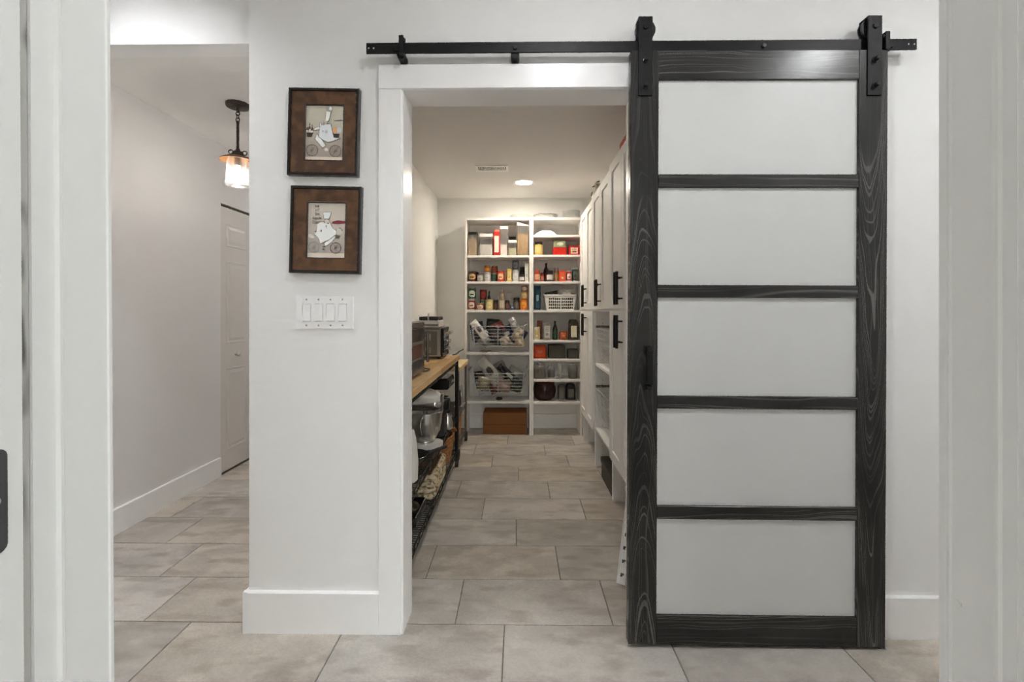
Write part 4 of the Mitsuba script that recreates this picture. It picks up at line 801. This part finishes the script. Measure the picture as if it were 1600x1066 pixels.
# the white plastic basket
k = thing('plastic_basket', 'white plastic basket with square holes on the fourth right shelf', 'basket')
bx0, bx1, bz0, bz1, by = .243, .567, 1.2185, 1.362, 4.578
p = Polygon([(bx0 + .035, bz0), (bx1 - .030, bz0), (bx1 - .006, bz1), (bx0 + .008, bz1)])
hs = [sbox(bx0 + .052 + i * .0195 + (.006 if i > 5 else 0), bz0 + .012 + j * .0285, bx0 + .052 + i * .0195 + .0138 + (.006 if i > 5 else 0), bz0 + .012 + j * .0285 + .0205) for i in range(12) for j in range(4)]
put(k, 'front', ex_xz(p.difference(unary_union(hs)), by, by + .004), C('#e4e2de', .4))
put(k, 'back', ex_xz(p.difference(unary_union(hs)), by + .20, by + .204), C('#e4e2de', .4))
for s in (0, 1):
    xb, xt = (bx0 + .035, bx0 + .008) if not s else (bx1 - .030, bx1 - .006); q = .004 if not s else -.004
    put(k, 'side', ex_xz(Polygon([(xb, bz0), (xb + q, bz0), (xt + q, bz1), (xt, bz1)]), by + .004, by + .20), C('#e4e2de', .4))
put(k, 'bottom', bx(bx0 + .036, bx1 - .031, by + .004, by + .20, bz0 - .0002, bz0 + .003), C('#e4e2de', .4))
put(k, 'rim', cat(*[bx(*t, bz1 - .004, bz1 + .006, .002) for t in ((bx0, bx1, by - .006, by + .004), (bx0, bx1, by + .20, by + .21), (bx0, bx0 + .012, by + .004, by + .20), (bx1 - .012, bx1, by + .004, by + .20))]), C('#e9e7e3', .35))
packet('towel', 'white folded towel heaped in the white plastic basket', '#cfcdc9', '#dedcd8', .10, .16, .11, .475, 4.70, 1.386, [(86, Y_)], 201, 'towel')
packet('dark_bag', 'dark grey bag in the white plastic basket, enlarged to darken its holes', '#2b2927', '#35322f', .262, .135, .165, .405, 4.68, 1.290, [(0, Y_)], 202, 'bag')  # bag made larger so the basket holes look dark
b_ = pouch(.13, .05, .10, 203); b_.apply_transform(trimesh.transformations.rotation_matrix(-.18, Y_)); b_.apply_translation([.325, 4.69, 1.378]); put('dark_bag', 'top_fold', b_, C('#3a3835', .4), True)
put('towel', 'tag', bx(.435, .51, 4.634, 4.6405, 1.372, 1.392, .001), C('#f0efec', .5))

# on top of the cabinets
k = thing('ceramic_bird', 'pale ceramic bird shaped jar on top of the farthest cabinet', 'ornament')
qx, qy, qz = .668, 3.95, 2.0885
put(k, 'body', lathe([(0, 0), (.045, 0), (.050, .010), (.060, .055), (.058, .085), (.046, .115), (.032, .140), (0, .150)], (qx, qy, qz), 28), C('#cfcdbf', .35), 50)
put(k, 'head', hull([(qx - .01, qy - .005, qz + .165, .030), (qx, qy, qz + .135, .032)]), C('#cfcdbf', .35), 60)
put(k, 'comb', hull([(qx - .012, qy - .005, qz + .195, .007), (qx + .006, qy, qz + .205, .007), (qx - .024, qy - .01, qz + .188, .005)]), C('#6a6652', .5), 60)
put(k, 'beak', hull([(qx - .038, qy - .015, qz + .160, .006), (qx - .052, qy - .02, qz + .153, .003)]), C('#3c3a30', .5), 60)
put(k, 'tail', hull([(qx + .045, qy + .02, qz + .10, .012), (qx + .065, qy + .025, qz + .165, .008), (qx + .035, qy + .02, qz + .07, .014)]), C('#a3a291', .45), 60)
put(k, 'eye', hull([(qx - .012, qy - .034, qz + .168, .005)]), C('#2c2a22', .4), 60)
for w_ in (hull([(qx - .055, qy - .01, qz + .085, .010), (qx - .052, qy, qz + .11, .008)]), hull([(qx - .015, qy - .055, qz + .08, .010), (qx - .01, qy - .052, qz + .11, .008)])): put(k, 'wing', w_, C('#8f8d7a', .5), 60)
k = thing('orange_tray', 'orange rimmed dish on top of the nearest cabinet', 'dish')
put(k, 'body', cat(rbox(.606, .865, 2.44, 2.84, 2.1315, 2.142, .03), ex_xy(sbox(.615, 2.45, .856, 2.83).buffer(.010).difference(sbox(.621, 2.456, .850, 2.824).buffer(.006)), 2.1315, 2.205)), C('#b5431f', .35), 35)

# low bits at the foot of the cabinets
k = thing('black_step', 'low black plastic step stool on the floor under the open cabinet bay', 'step stool')
put(k, 'tread', rbox(.600, .855, 3.06, 3.50, .112, .136, .04), 'black_plastic', 35)
put(k, 'skirt', ex_xy(sbox(.64, 3.10, .815, 3.46).buffer(.032).difference(sbox(.64, 3.10, .815, 3.46).buffer(.024)), .0005, .112), 'black_plastic', 35)
k = thing('plinth_box', 'white lidded plastic box on the floor beneath the nearest cabinet', 'box')
put(k, 'body', rbox(.632, .86, 2.36, 2.80, .0005, .155, .02), 'cabinet_white', 35); put(k, 'lid', rbox(.628, .864, 2.356, 2.804, .155, .178, .022), 'cabinet_white', 35)
# slotted white strip leaning on the cabinet
k = thing('shelf_standard', 'white slotted metal strip leaning against the nearest cabinet by the sliding door', 'shelf strip')
A, B = np.array([.4535, 2.089, .002]), np.array([.5785, 2.336, .52]); d = (B - A) / np.linalg.norm(B - A)
side = np.cross(d, [-.55, -.8, .3]); side /= np.linalg.norm(side); nn = np.cross(side, d)
def strip(u0, u1, v0, v1, w0, w1):
    m = bx(u0, u1, v0, v1, w0, w1); M = np.eye(4); M[:3, 0], M[:3, 1], M[:3, 2], M[:3, 3] = side, nn, d, A; m.apply_transform(M)
    if np.linalg.det(M[:3, :3]) < 0: m.invert()
    return m
Ls = np.linalg.norm(B - A)
fr0 = strip(-.016, .016, -.001, .001, 0, Ls); put(k, 'face', cat(strip(-.019, .019, -.0012, .0012, 0, Ls), strip(-.019, -.016, -.0012, .010, 0, Ls), strip(.016, .019, -.0012, .010, 0, Ls)), 'cabinet_white')
for i in range(10):
    w = .03 + i * .055
    if w < Ls - .02: put(k, 'slot', cat(strip(-.008, .002, -.0022, .0022, w, w + .014), strip(.002, .009, -.0022, .0022, w + .007, w + .014)), 'hole_dark')

# ------------------------------------------------------------------ rolling rack with a wooden top along the left wall
def rack(x0, x1, y0, y1, zt, tt, shelves, label, top_mat, post_mat, r=.0125, skirt=True):
    k = thing('rolling_rack', label, 'rack')
    put(k, 'wooden_top', bx(x0 - .004, x1 + .004, y0 - .004, y1 + .004, zt - tt, zt, .003), top_mat, label='wooden top')
    for x in (x0 + .02, x1 - .02):
        for y in (y0 + .02, y1 - .02):
            put(k, 'post', rod((x, y, .085), (x, y, zt - tt), r, 14), post_mat, 30)
            c = put(k, 'caster', cat(rod((x - .012, y + .01, .034), (x + .012, y + .01, .034), .0335, 20, .003), bx(x - .016, x + .016, y - .012, y + .022, .045, .085, .004)), 'black_plastic')
    for z in shelves:
        sh = put(k, 'wire_shelf', cat(tube([(x0 + .02, y0 + .02, z - .006), (x1 - .02, y0 + .02, z - .006), (x1 - .02, y1 - .02, z - .006), (x0 + .02, y1 - .02, z - .006)], .0055, 8, True), tube([(x0 + .02, y0 + .02, z - .036), (x1 - .02, y0 + .02, z - .036), (x1 - .02, y1 - .02, z - .036), (x0 + .02, y1 - .02, z - .036)], .004, 8, True)), post_mat, 40)
        n = int((y1 - y0) / .024); ms = [rod((x0 + .022, y0 + .03 + (y1 - y0 - .06) * i / n, z - .0025), (x1 - .022, y0 + .03 + (y1 - y0 - .06) * i / n, z - .0025), .0022, 5) for i in range(n + 1)]
        n2 = int((y1 - y0) / .06); zig = [(x1 - .02, y0 + .03 + (y1 - y0 - .06) * i / n2, z - (.008 if i % 2 else .034)) for i in range(n2 + 1)]
        ms += [tube(zig, .0022, 5), rod((x0 + .13, y0 + .02, z - .006), (x0 + .13, y1 - .02, z - .006), .003, 6), rod((x1 - .13, y0 + .02, z - .006), (x1 - .13, y1 - .02, z - .006), .003, 6)]
        put(sh, 'wire', cat(*ms), post_mat, kind='stuff')
    if skirt:
        put(k, 'apron', cat(*[bx(x1 - .024, x1 - .016, y0 + .02, y1 - .02, zt - tt - .034, zt - tt - .002), bx(x0 + .02, x1 - .02, y1 - .024, y1 - .016, zt - tt - .034, zt - tt - .002)]), post_mat)
    return k
RK = rack(-.822, -.458, 1.985, 3.665, .868, .036, (.395, .135), 'long black wire rolling rack with butcher block top along the left pantry wall', 'butcher_block', 'black_metal')
CT = rack(-.815, -.470, 3.80, 4.40, .758, .036, (.37, .12), 'second smaller rolling cart with pale wood top and grey posts beyond the black rack', 'pale_wood', C('#6f6a62', .35, .7), .010, False)
RT = .8684
# microwave with its door facing the aisle
k = thing('microwave', 'dark microwave oven with glass door at the near end of the wooden top', 'microwave')
mx0, mx1, my0, my1, mz0, mz1 = -.815, -.520, 2.08, 2.605, RT + .012, 1.152
put(k, 'housing', bx(mx0, mx1 - .02, my0, my1, mz0, mz1, .006), C('#3a3532', .3, .5))
put(k, 'door', bx(mx1 - .0195, mx1, my0 + .13, my1, mz0, mz1 - .03, .004), C('#141110', .12), label='black glass door')
put(k, 'top_band', bx(mx1 - .0195, mx1, my0, my1, mz1 - .029, mz1, .003), C('#6a6560', .3, .6), label='grey metal band over the door')
put(k, 'control_panel', bx(mx1 - .0195, mx1 - .002, my0, my0 + .128, mz0, mz1 - .03, .003), C('#232021', .25))
put(k, 'door_band', cat(bx(mx1 - .001, mx1 + .002, my0 + .14, my1 - .045, 1.035, 1.05, .001), bx(mx1 - .001, mx1 + .002, my0 + .14, my1 - .045, .955, .965, .001)), C('#8f8a84', .3, .8), label='bright metal bands on the door')
put(k, 'window', bx(mx1 - .001, mx1 + .0012, my0 + .15, my1 - .05, .967, 1.033), C('#5a2412', .15), label='window in the door with a reddish reflection painted in')  # reddish colour is a reflection in the dark glass, painted on
put(k, 'handle', cat(rod((mx1 + .022, my1 - .025, .93), (mx1 + .022, my1 - .025, 1.09), .007, 12), rod((mx1, my1 - .025, .945), (mx1 + .022, my1 - .025, .945), .005, 8), rod((mx1, my1 - .025, 1.075), (mx1 + .022, my1 - .025, 1.075), .005, 8)), C('#5c5754', .3, .8))
for x in (mx0 + .03, mx1 - .04):
    for y in (my0 + .04, my1 - .04): put(k, 'foot', cyl(.012, RT, RT + .0125, (x, y), 14), 'black_plastic')
# toaster oven
k = thing('toaster_oven', 'steel and black toaster oven with bar handle in the middle of the wooden top', 'toaster oven')
tx0, tx1, ty0, ty1, tz0, tz1 = -.815, -.535, 3.33, 3.625, RT + .015, 1.090
put(k, 'housing', bx(tx0, tx1 - .012, ty0, ty1, tz0, tz1, .010), C('#6b6660', .38, .6), label='grey steel housing')
put(k, 'side_frame', cat(bx(tx0 + .14, tx1 - .013, ty0 - .002, ty0 + .001, tz1 - .024, tz1 - .012), bx(tx1 - .040, tx1 - .016, ty0 - .002, ty0 + .001, tz0 + .012, tz1 - .024), bx(tx0 + .14, tx1 - .013, ty0 - .002, ty0 + .001, tz0 + .004, tz0 + .014)), C('#a9a59e', .3, .8))
vents = [bx(tx1 - .125 + .0, tx1 - .085, ty0 - .0012, ty0 + .001, zc, zc + .003) for zc in (tz0 + .030, tz0 + .038, tz0 + .046, tz0 + .054, tz0 + .062, tz1 - .046, tz1 - .054, tz1 - .062, tz1 - .070, tz1 - .078, tz1 - .086)]
for v in vents: put(k, 'vent_slot', v, C('#c9c6c0', .4, .3))
put(k, 'front_frame', bx(tx1 - .0125, tx1, ty0, ty1, tz0, tz1, .004), C('#1c1a1a', .25))
put(k, 'glass_door', bx(tx1 - .001, tx1 + .006, ty0 + .010, ty1 - .075, tz0 + .025, tz1 - .020, .002), C('#0e0d0d', .08), label='black glass door')
for zz in (.93, .965, 1.0, 1.03): put(k, 'door_trim', bx(tx1 + .0055, tx1 + .0075, ty0 + .02, ty1 - .085, zz, zz + .004), C('#a9a6a2', .25, .9))
put(k, 'handle', cat(rod((tx1 + .040, ty0 + .03, 1.052), (tx1 + .040, ty1 - .095, 1.052), .006, 12), rod((tx1 + .004, ty0 + .045, 1.052), (tx1 + .040, ty0 + .045, 1.052), .004, 8), rod((tx1 + .004, ty1 - .11, 1.052), (tx1 + .040, ty1 - .11, 1.052), .004, 8)), 'chrome', 30)
for zz in (.925, .985, 1.045): put(k, 'knob', rod((tx1, ty1 - .04, zz), (tx1 + .022, ty1 - .04, zz), .0155, 18, .003), 'chrome', 30)
for x in (tx0 + .03, tx1 - .03):
    for y in (ty0 + .03, ty1 - .03): put(k, 'foot', cyl(.010, RT, tz0 + .002, (x, y), 14), 'black_plastic')
# white and black contact grill lying on the toaster oven
k = thing('contact_grill', 'white and black small kitchen appliance lying on the toaster oven', 'kitchen appliance')
put(k, 'body', bx(-.735, -.570, 3.36, 3.60, tz1 + .0005, tz1 + .052, .006), C('#d6d3ce', .35), label='white lower body')
put(k, 'tray', bx(-.70, -.57, 3.357, 3.361, tz1 + .012, tz1 + .026, .001), C('#6c6a66', .4))
put(k, 'black_top', bx(-.715, -.575, 3.375, 3.60, tz1 + .052, tz1 + .078, .006), 'black_plastic', label='black upper part')
put(k, 'lever', cat(rod((-.645, 3.365, tz1 + .05), (-.645, 3.365, tz1 + .098), .005, 10), rod((-.645, 3.365, tz1 + .090), (-.645, 3.40, tz1 + .102), .005, 10)), 'chrome', label='chrome lever')
# power cords
one('power_cord', tube([(-.53, 2.615, RT + .006), (-.515, 2.64, RT + .006), (-.505, 2.68, RT + .010), (-.515, 2.72, RT + .006), (-.60, 2.78, RT + .006), (-.75, 2.86, RT + .006)], .004, 7), 'black_plastic', 'black power cord curled on the wooden top beside the microwave', 'cord', True)
one('power_cord', tube([(-.50, 3.60, RT + .006), (-.49, 3.64, RT + .008), (-.485, 3.69, RT + .004), (-.50, 3.80, .862), (-.50, 3.95, .868), (-.505, 4.15, .862), (-.515, 4.33, .850), (-.53, 4.52, .842), (-.60, 4.7, .80)], .0045, 7), 'black_plastic', 'black power cord strung from the rack top across to the left shelf tower', 'cord', True)

# stand mixer on the wire shelf, its bowl toward the aisle
S2 = .3955
k = thing('stand_mixer', 'white stand mixer with steel bowl on the wire shelf of the rack', 'stand mixer')
ox, oy = -.590, 2.83
put(k, 'base', cat(ex_xy(unary_union([el(ox + .02, oy, .115, .085), sbox(ox - .16, oy - .075, ox + .02, oy + .075).buffer(.01)]), S2, S2 + .030)), C('#dcdad5', .22), 35)
put(k, 'column', hull([(ox - .13, oy, S2 + .05, .045), (ox - .13, oy, S2 + .24, .050)]), C('#dcdad5', .22), 60)
put(k, 'head', hull([(ox - .14, oy, S2 + .295, .062), (ox - .02, oy, S2 + .305, .066), (ox + .085, oy, S2 + .292, .045)]), C('#dcdad5', .2), 60)
put(k, 'trim_band', hull([(ox - .13, oy, S2 + .262, .050), (ox + .085, oy, S2 + .258, .042)]), 'chrome', 60, label='chrome trim band')
put(k, 'hub', rod((ox + .120, oy, S2 + .290), (ox + .140, oy, S2 + .290), .024, 20, .003), 'chrome', 30)
put(k, 'beater_shaft', rod((ox + .03, oy, S2 + .17), (ox + .03, oy, S2 + .235), .013, 14), 'steel')
put(k, 'bowl', lathe([(0, .033), (.052, .033), (.050, .040), (.066, .056), (.088, .10), (.099, .16), (.103, .212), (.106, .214), (.103, .216), (.099, .205), (.084, .10), (.06, .058), (0, .048)], (ox + .03, oy, S2), 40), 'steel', 40, label='brushed steel bowl')
put(k, 'bowl_handle', tube([(ox + .03, oy - .10, S2 + .19), (ox + .03, oy - .135, S2 + .185), (ox + .03, oy - .145, S2 + .14), (ox + .03, oy - .125, S2 + .10), (ox + .03, oy - .09, S2 + .10)], .006, 8), 'steel', True)
# white kettle near the jamb
k = thing('white_jug', 'white plastic jug kettle on the wire shelf close to the door opening', 'kettle')
kx, ky = -.552, 2.25
put(k, 'body', lathe([(0, 0), (.062, 0), (.070, .008), (.072, .10), (.062, .20), (.054, .235), (.050, .245), (0, .245)], (kx, ky, S2), 32), C('#d9d7d2', .25), 40)
put(k, 'handle', tube([(kx - .01, ky - .048, S2 + .225), (kx - .014, ky - .088, S2 + .235), (kx - .016, ky - .108, S2 + .19), (kx - .016, ky - .108, S2 + .11), (kx - .014, ky - .098, S2 + .06), (kx - .01, ky - .062, S2 + .05)], .0095, 10), C('#d9d7d2', .25), True)
put(k, 'lid', lathe([(0, .245), (.044, .245), (.044, .258), (.012, .266), (0, .278)], (kx, ky, S2), 24), C('#232222', .3), 40)
# food processor, coffee maker and friends farther along
k = thing('food_processor', 'food processor with clear bowl and black base behind the mixer', 'food processor')
fx, fy = -.575, 3.13
put(k, 'base', rbox(fx - .09, fx + .09, fy - .08, fy + .08, S2, S2 + .13, .03), 'black_plastic', 35)
put(k, 'bowl', lathe([(.070, .130), (.075, .135), (.080, .245), (.080, .250)], (fx, fy, S2), 32), 'clear_plastic', True)
put(k, 'blade', cat(rod((fx, fy, S2 + .13), (fx, fy, S2 + .21), .014, 14), bx(fx - .06, fx + .06, fy - .008, fy + .008, S2 + .145, S2 + .150)), C('#8b8a88', .3, .8))
put(k, 'lid', lathe([(0, .262), (.078, .262), (.084, .256), (.084, .248), (0, .248)], (fx, fy, S2), 32), C('#b9b6b0', .3), 35, label='pale grey lid')
put(k, 'handle', tube([(fx + .075, fy, S2 + .235), (fx + .115, fy, S2 + .230), (fx + .118, fy, S2 + .16), (fx + .078, fy, S2 + .145)], .009, 8), 'black_plastic', True)
k = thing('coffee_maker', 'black coffee maker at the far end of the wire shelf', 'coffee maker')
cx, cy = -.610, 3.46
put(k, 'base', bx(cx - .11, cx + .12, cy - .13, cy + .13, S2, S2 + .035, .006), 'black_plastic'); put(k, 'tower', bx(cx - .11, cx - .02, cy - .13, cy + .13, S2 + .035, S2 + .255, .006), 'black_plastic')
put(k, 'head', bx(cx - .11, cx + .12, cy - .135, cy + .135, S2 + .255, S2 + .335, .012), 'black_gloss')
put(k, 'carafe', lathe([(.045, .036), (.062, .05), (.068, .11), (.055, .17), (.045, .185)], (cx + .052, cy - .02, S2), 28), C('#1a1715', .08), True)
put(k, 'carafe_band', lathe([(.0555, .168), (.048, .186), (.050, .190)], (cx + .052, cy - .02, S2), 28), 'chrome', True)
for i in range(3): put(k, 'button', rod((cx + .119, cy + .03 + i * .03, S2 + .295), (cx + .124, cy + .03 + i * .03, S2 + .295), .008, 14), 'chrome', 30)
k = thing('chrome_pitcher', 'small shiny chrome pitcher on the wire shelf between mixer and coffee maker', 'pitcher')
qx, qy = -.498, 3.235
put(k, 'body', lathe([(0, 0), (.026, 0), (.034, .012), (.036, .05), (.026, .085), (.030, .105), (.028, .105), (.022, .086), (0, .06)], (qx + .012, qy, S2), 28), 'chrome', True)
put(k, 'handle', tube([(qx + .014, qy + .030, S2 + .09), (qx + .016, qy + .060, S2 + .085), (qx + .016, qy + .058, S2 + .04), (qx + .014, qy + .036, S2 + .03)], .004, 8), 'chrome', True)
k = thing('black_frying_pan', 'black frying pan with handle hanging over the shelf edge near the mixer', 'frying pan')
put(k, 'pan', lathe([(0, 0), (.085, 0), (.110, .035), (.108, .036), (.083, .004), (0, .004)], (-.60, 2.555, S2), 36), 'black_gloss', 40)
put(k, 'handle', rod((-.50, 2.60, S2 + .030), (-.405, 2.66, S2 + .050), .010, 10, .003), 'black_plastic')
# bottom shelf: wicker basket, rope basket, griddle pan, white packs
S1 = .1355
def weave(cx, cy, rx, ry, z0, h, rows, n, amp, flare, p=2.6):
    A = np.linspace(0, 2 * np.pi, n * 4, endpoint=False); m = rows * 6
    c, s = np.cos(A), np.sin(A); sq = (np.abs(c) ** p + np.abs(s) ** p) ** (-1 / p); R = []
    for j in range(m + 1):
        t = j / m; row = min(int(t * rows), rows - 1); ph = (t * rows - row)
        k = 1 - flare * (1 - t) ** 1.5; d = amp * (np.sin(A * n + math.pi * (row % 2)) * .8 + .9 * math.sin(math.pi * ph) - .5)
        R.append(np.stack([cx + (rx * k * sq + d) * c, cy + (ry * k * sq + d) * s, 0 * A + z0 + h * t], 1))
    for t in (1.0, .9, .5, .06):                                                # inside
        k = 1 - flare * (1 - t) ** 1.5
        R.append(np.stack([cx + (rx * k * sq - .010) * c, cy + (ry * k * sq - .010) * s, 0 * A + z0 + h * t], 1))
    N = len(A); v = np.vstack(R + [np.array([[cx, cy, z0 + h * .06], [cx, cy, z0]])]); F = []; mm = len(R)
    for j in range(mm - 1):
        for i in range(N):
            i2 = (i + 1) % N; F += [[j * N + i, j * N + i2, (j + 1) * N + i2], [j * N + i, (j + 1) * N + i2, (j + 1) * N + i]]
    for i in range(N):
        i2 = (i + 1) % N; F += [[(mm - 1) * N + i, (mm - 1) * N + i2, mm * N], [i2, i, mm * N + 1]]
    return trimesh.Trimesh(v, F, process=False)
k = thing('wicker_basket', 'round reddish brown wicker basket on the bottom shelf of the rack', 'basket')
put(k, 'body', weave(-.585, 3.36, .118, .15, S1, .185, 9, 26, .0038, .22, 2.2), 'wicker', True)
put(k, 'rim', tube([(-.585 + .119 * math.cos(a), 3.36 + .151 * math.sin(a), S1 + .187) for a in np.linspace(0, 2 * math.pi, 40, endpoint=False)], .007, 8, True), 'wicker', True)
put(k, 'handle', tube([(-.585 + .118 * math.cos(t) * .2 + .10, 3.36 + .12 * math.cos(t), S1 + .187 + .045 * math.sin(t)) for t in np.linspace(0, math.pi, 12)], .006, 8), 'wicker', True)
k = thing('rope_basket', 'beige braided rope basket on the bottom shelf before the wicker basket', 'basket')
def rope_fn(p, n, uv): return mix((.62, .52, .36), (.20, .15, .09), smoothstep(.45, .75, noise(p.x * 70, p.y * 75, p.z * 75)))
scene['rope'] = two(prin(proc(rope_fn), .85, spec=.2)); rp = 'rope'
def braid(x0, x1, y0, y1, z, r, lumps, ph):
    q = sbox(x0 + .03, y0 + .03, x1 - .03, y1 - .03).buffer(.03, quad_segs=6).exterior; N = lumps * 6; m = 8; A = np.arange(m) * 2 * np.pi / m; V = []
    for i in range(N):
        p0, p1 = q.interpolate(i / N, True), q.interpolate((i + .5) / N % 1, True); d = np.array([p1.x - p0.x, p1.y - p0.y]); d /= np.linalg.norm(d); o = np.array([d[1], -d[0]])
        rr = r * (.50 + .60 * abs(math.sin(math.pi * (i / 6 + ph))))
        V += [[p0.x + o[0] * rr * math.cos(t), p0.y + o[1] * rr * math.cos(t), z + r * (.8 + .25 * (rr / r)) * math.sin(t + .25)] for t in A]
    F = []
    for i in range(N):
        for j in range(m):
            a_, b_, c_, d_ = i * m + j, i * m + (j + 1) % m, (i + 1) % N * m + (j + 1) % m, (i + 1) % N * m + j; F += [[a_, b_, c_], [a_, c_, d_]]
    t = trimesh.Trimesh(V, F, process=False)
    if t.volume < 0: t.invert()
    return t
for i in range(4): put(k, 'braid', braid(-.715, -.492, 2.68, 3.12, S1 + .0175 + i * .0345, .0165, 30, .5 * (i % 2)), rp, True)
put(k, 'liner', ex_xy(sbox(-.69, 2.71, -.518, 3.09).buffer(.012), S1, S1 + .112), C('#4a3d2c', .9))
put(k, 'lid', ex_xy(sbox(-.695, 2.70, -.505, 3.10).buffer(.006), S1 + .118, S1 + .126), C('#5b4a33', .9))
packet('brown_pack', 'brown patterned packet lying in the beige rope basket', '#7c5a40', '#a88a68', .17, .20, .06, -.60, 2.84, S1 + .155, [(82, X_)], 301)
packet('brown_pack', 'reddish packet at the far end of the beige rope basket', '#8c5a44', '#b58a70', .16, .16, .06, -.60, 3.02, S1 + .155, [(82, X_)], 302)
k = thing('griddle_pan', 'black square griddle pan on the bottom shelf nearest the aisle', 'pan')
g0 = ex_xy(sbox(-.73, 2.34, -.53, 2.58).buffer(.02), S1, S1 + .008); g1 = ex_xy(sbox(-.73, 2.34, -.53, 2.58).buffer(.022).difference(sbox(-.73, 2.34, -.53, 2.58).buffer(.016)), S1, S1 + .045)
put(k, 'pan', cat(g0, g1), 'black_gloss'); put(k, 'rib', cat(*[bx(-.725 + i * .02, -.720 + i * .02, 2.34, 2.58, S1 + .007, S1 + .012) for i in range(10)]), 'black_gloss')
put(k, 'lid', move(lathe([(0, .072), (.06, .07), (.105, .048), (.112, .046)], (-.63, 2.46, S1), 32)), C('#141414', .15), 40)
put(k, 'edge_band', tube([(-.512, 2.335, S1 + .045), (-.512, 2.585, S1 + .045)], .003, 6), 'chrome')
packet('white_pack', 'white wrapped pack on the bottom shelf by the near end of the rack', '#c3c0b9', '#dad7d0', .16, .18, .07, -.60, 2.21, S1 + .045, [(80, X_)], 303)
packet('white_pack', 'grey wrapped pack behind the white pack on the bottom shelf', '#a5a29c', '#bfbcb5', .16, .18, .07, -.72, 2.21, S1 + .045, [(80, X_)], 304)
# on the second cart
k = thing('bread_box', 'brown woven box on the lower shelf of the second cart', 'box')
put(k, 'body', weave(-.63, 4.10, .12, .20, .1205, .20, 7, 26, .004, .04, 5), 'wicker', True); put(k, 'lid', ex_xy(sbox(-.742, 3.912, -.518, 4.288).buffer(.008), .318, .328), C('#7a4a2a', .7))
k = thing('bottle_opener_rack', 'chrome wire holder with black cable on the middle shelf of the second cart', 'wire holder')
put(k, 'loop', cat(torus((-.50, 4.16, .50), .055, .004, (1, .3, 0), 24, 7), torus((-.505, 4.25, .46), .045, .004, (1, .3, 0), 24, 7)), 'chrome', True)
put(k, 'foot', cat(bx(-.56, -.485, 4.09, 4.31, .3705, .376), rod((-.505, 4.165, .376), (-.505, 4.165, .448), .004, 8), rod((-.505, 4.25, .376), (-.505, 4.25, .418), .004, 8)), 'chrome')
put(k, 'cable', torus((-.512, 4.12, .445), .068, .005, (1, .2, 0), 24, 7), 'black_plastic', True)
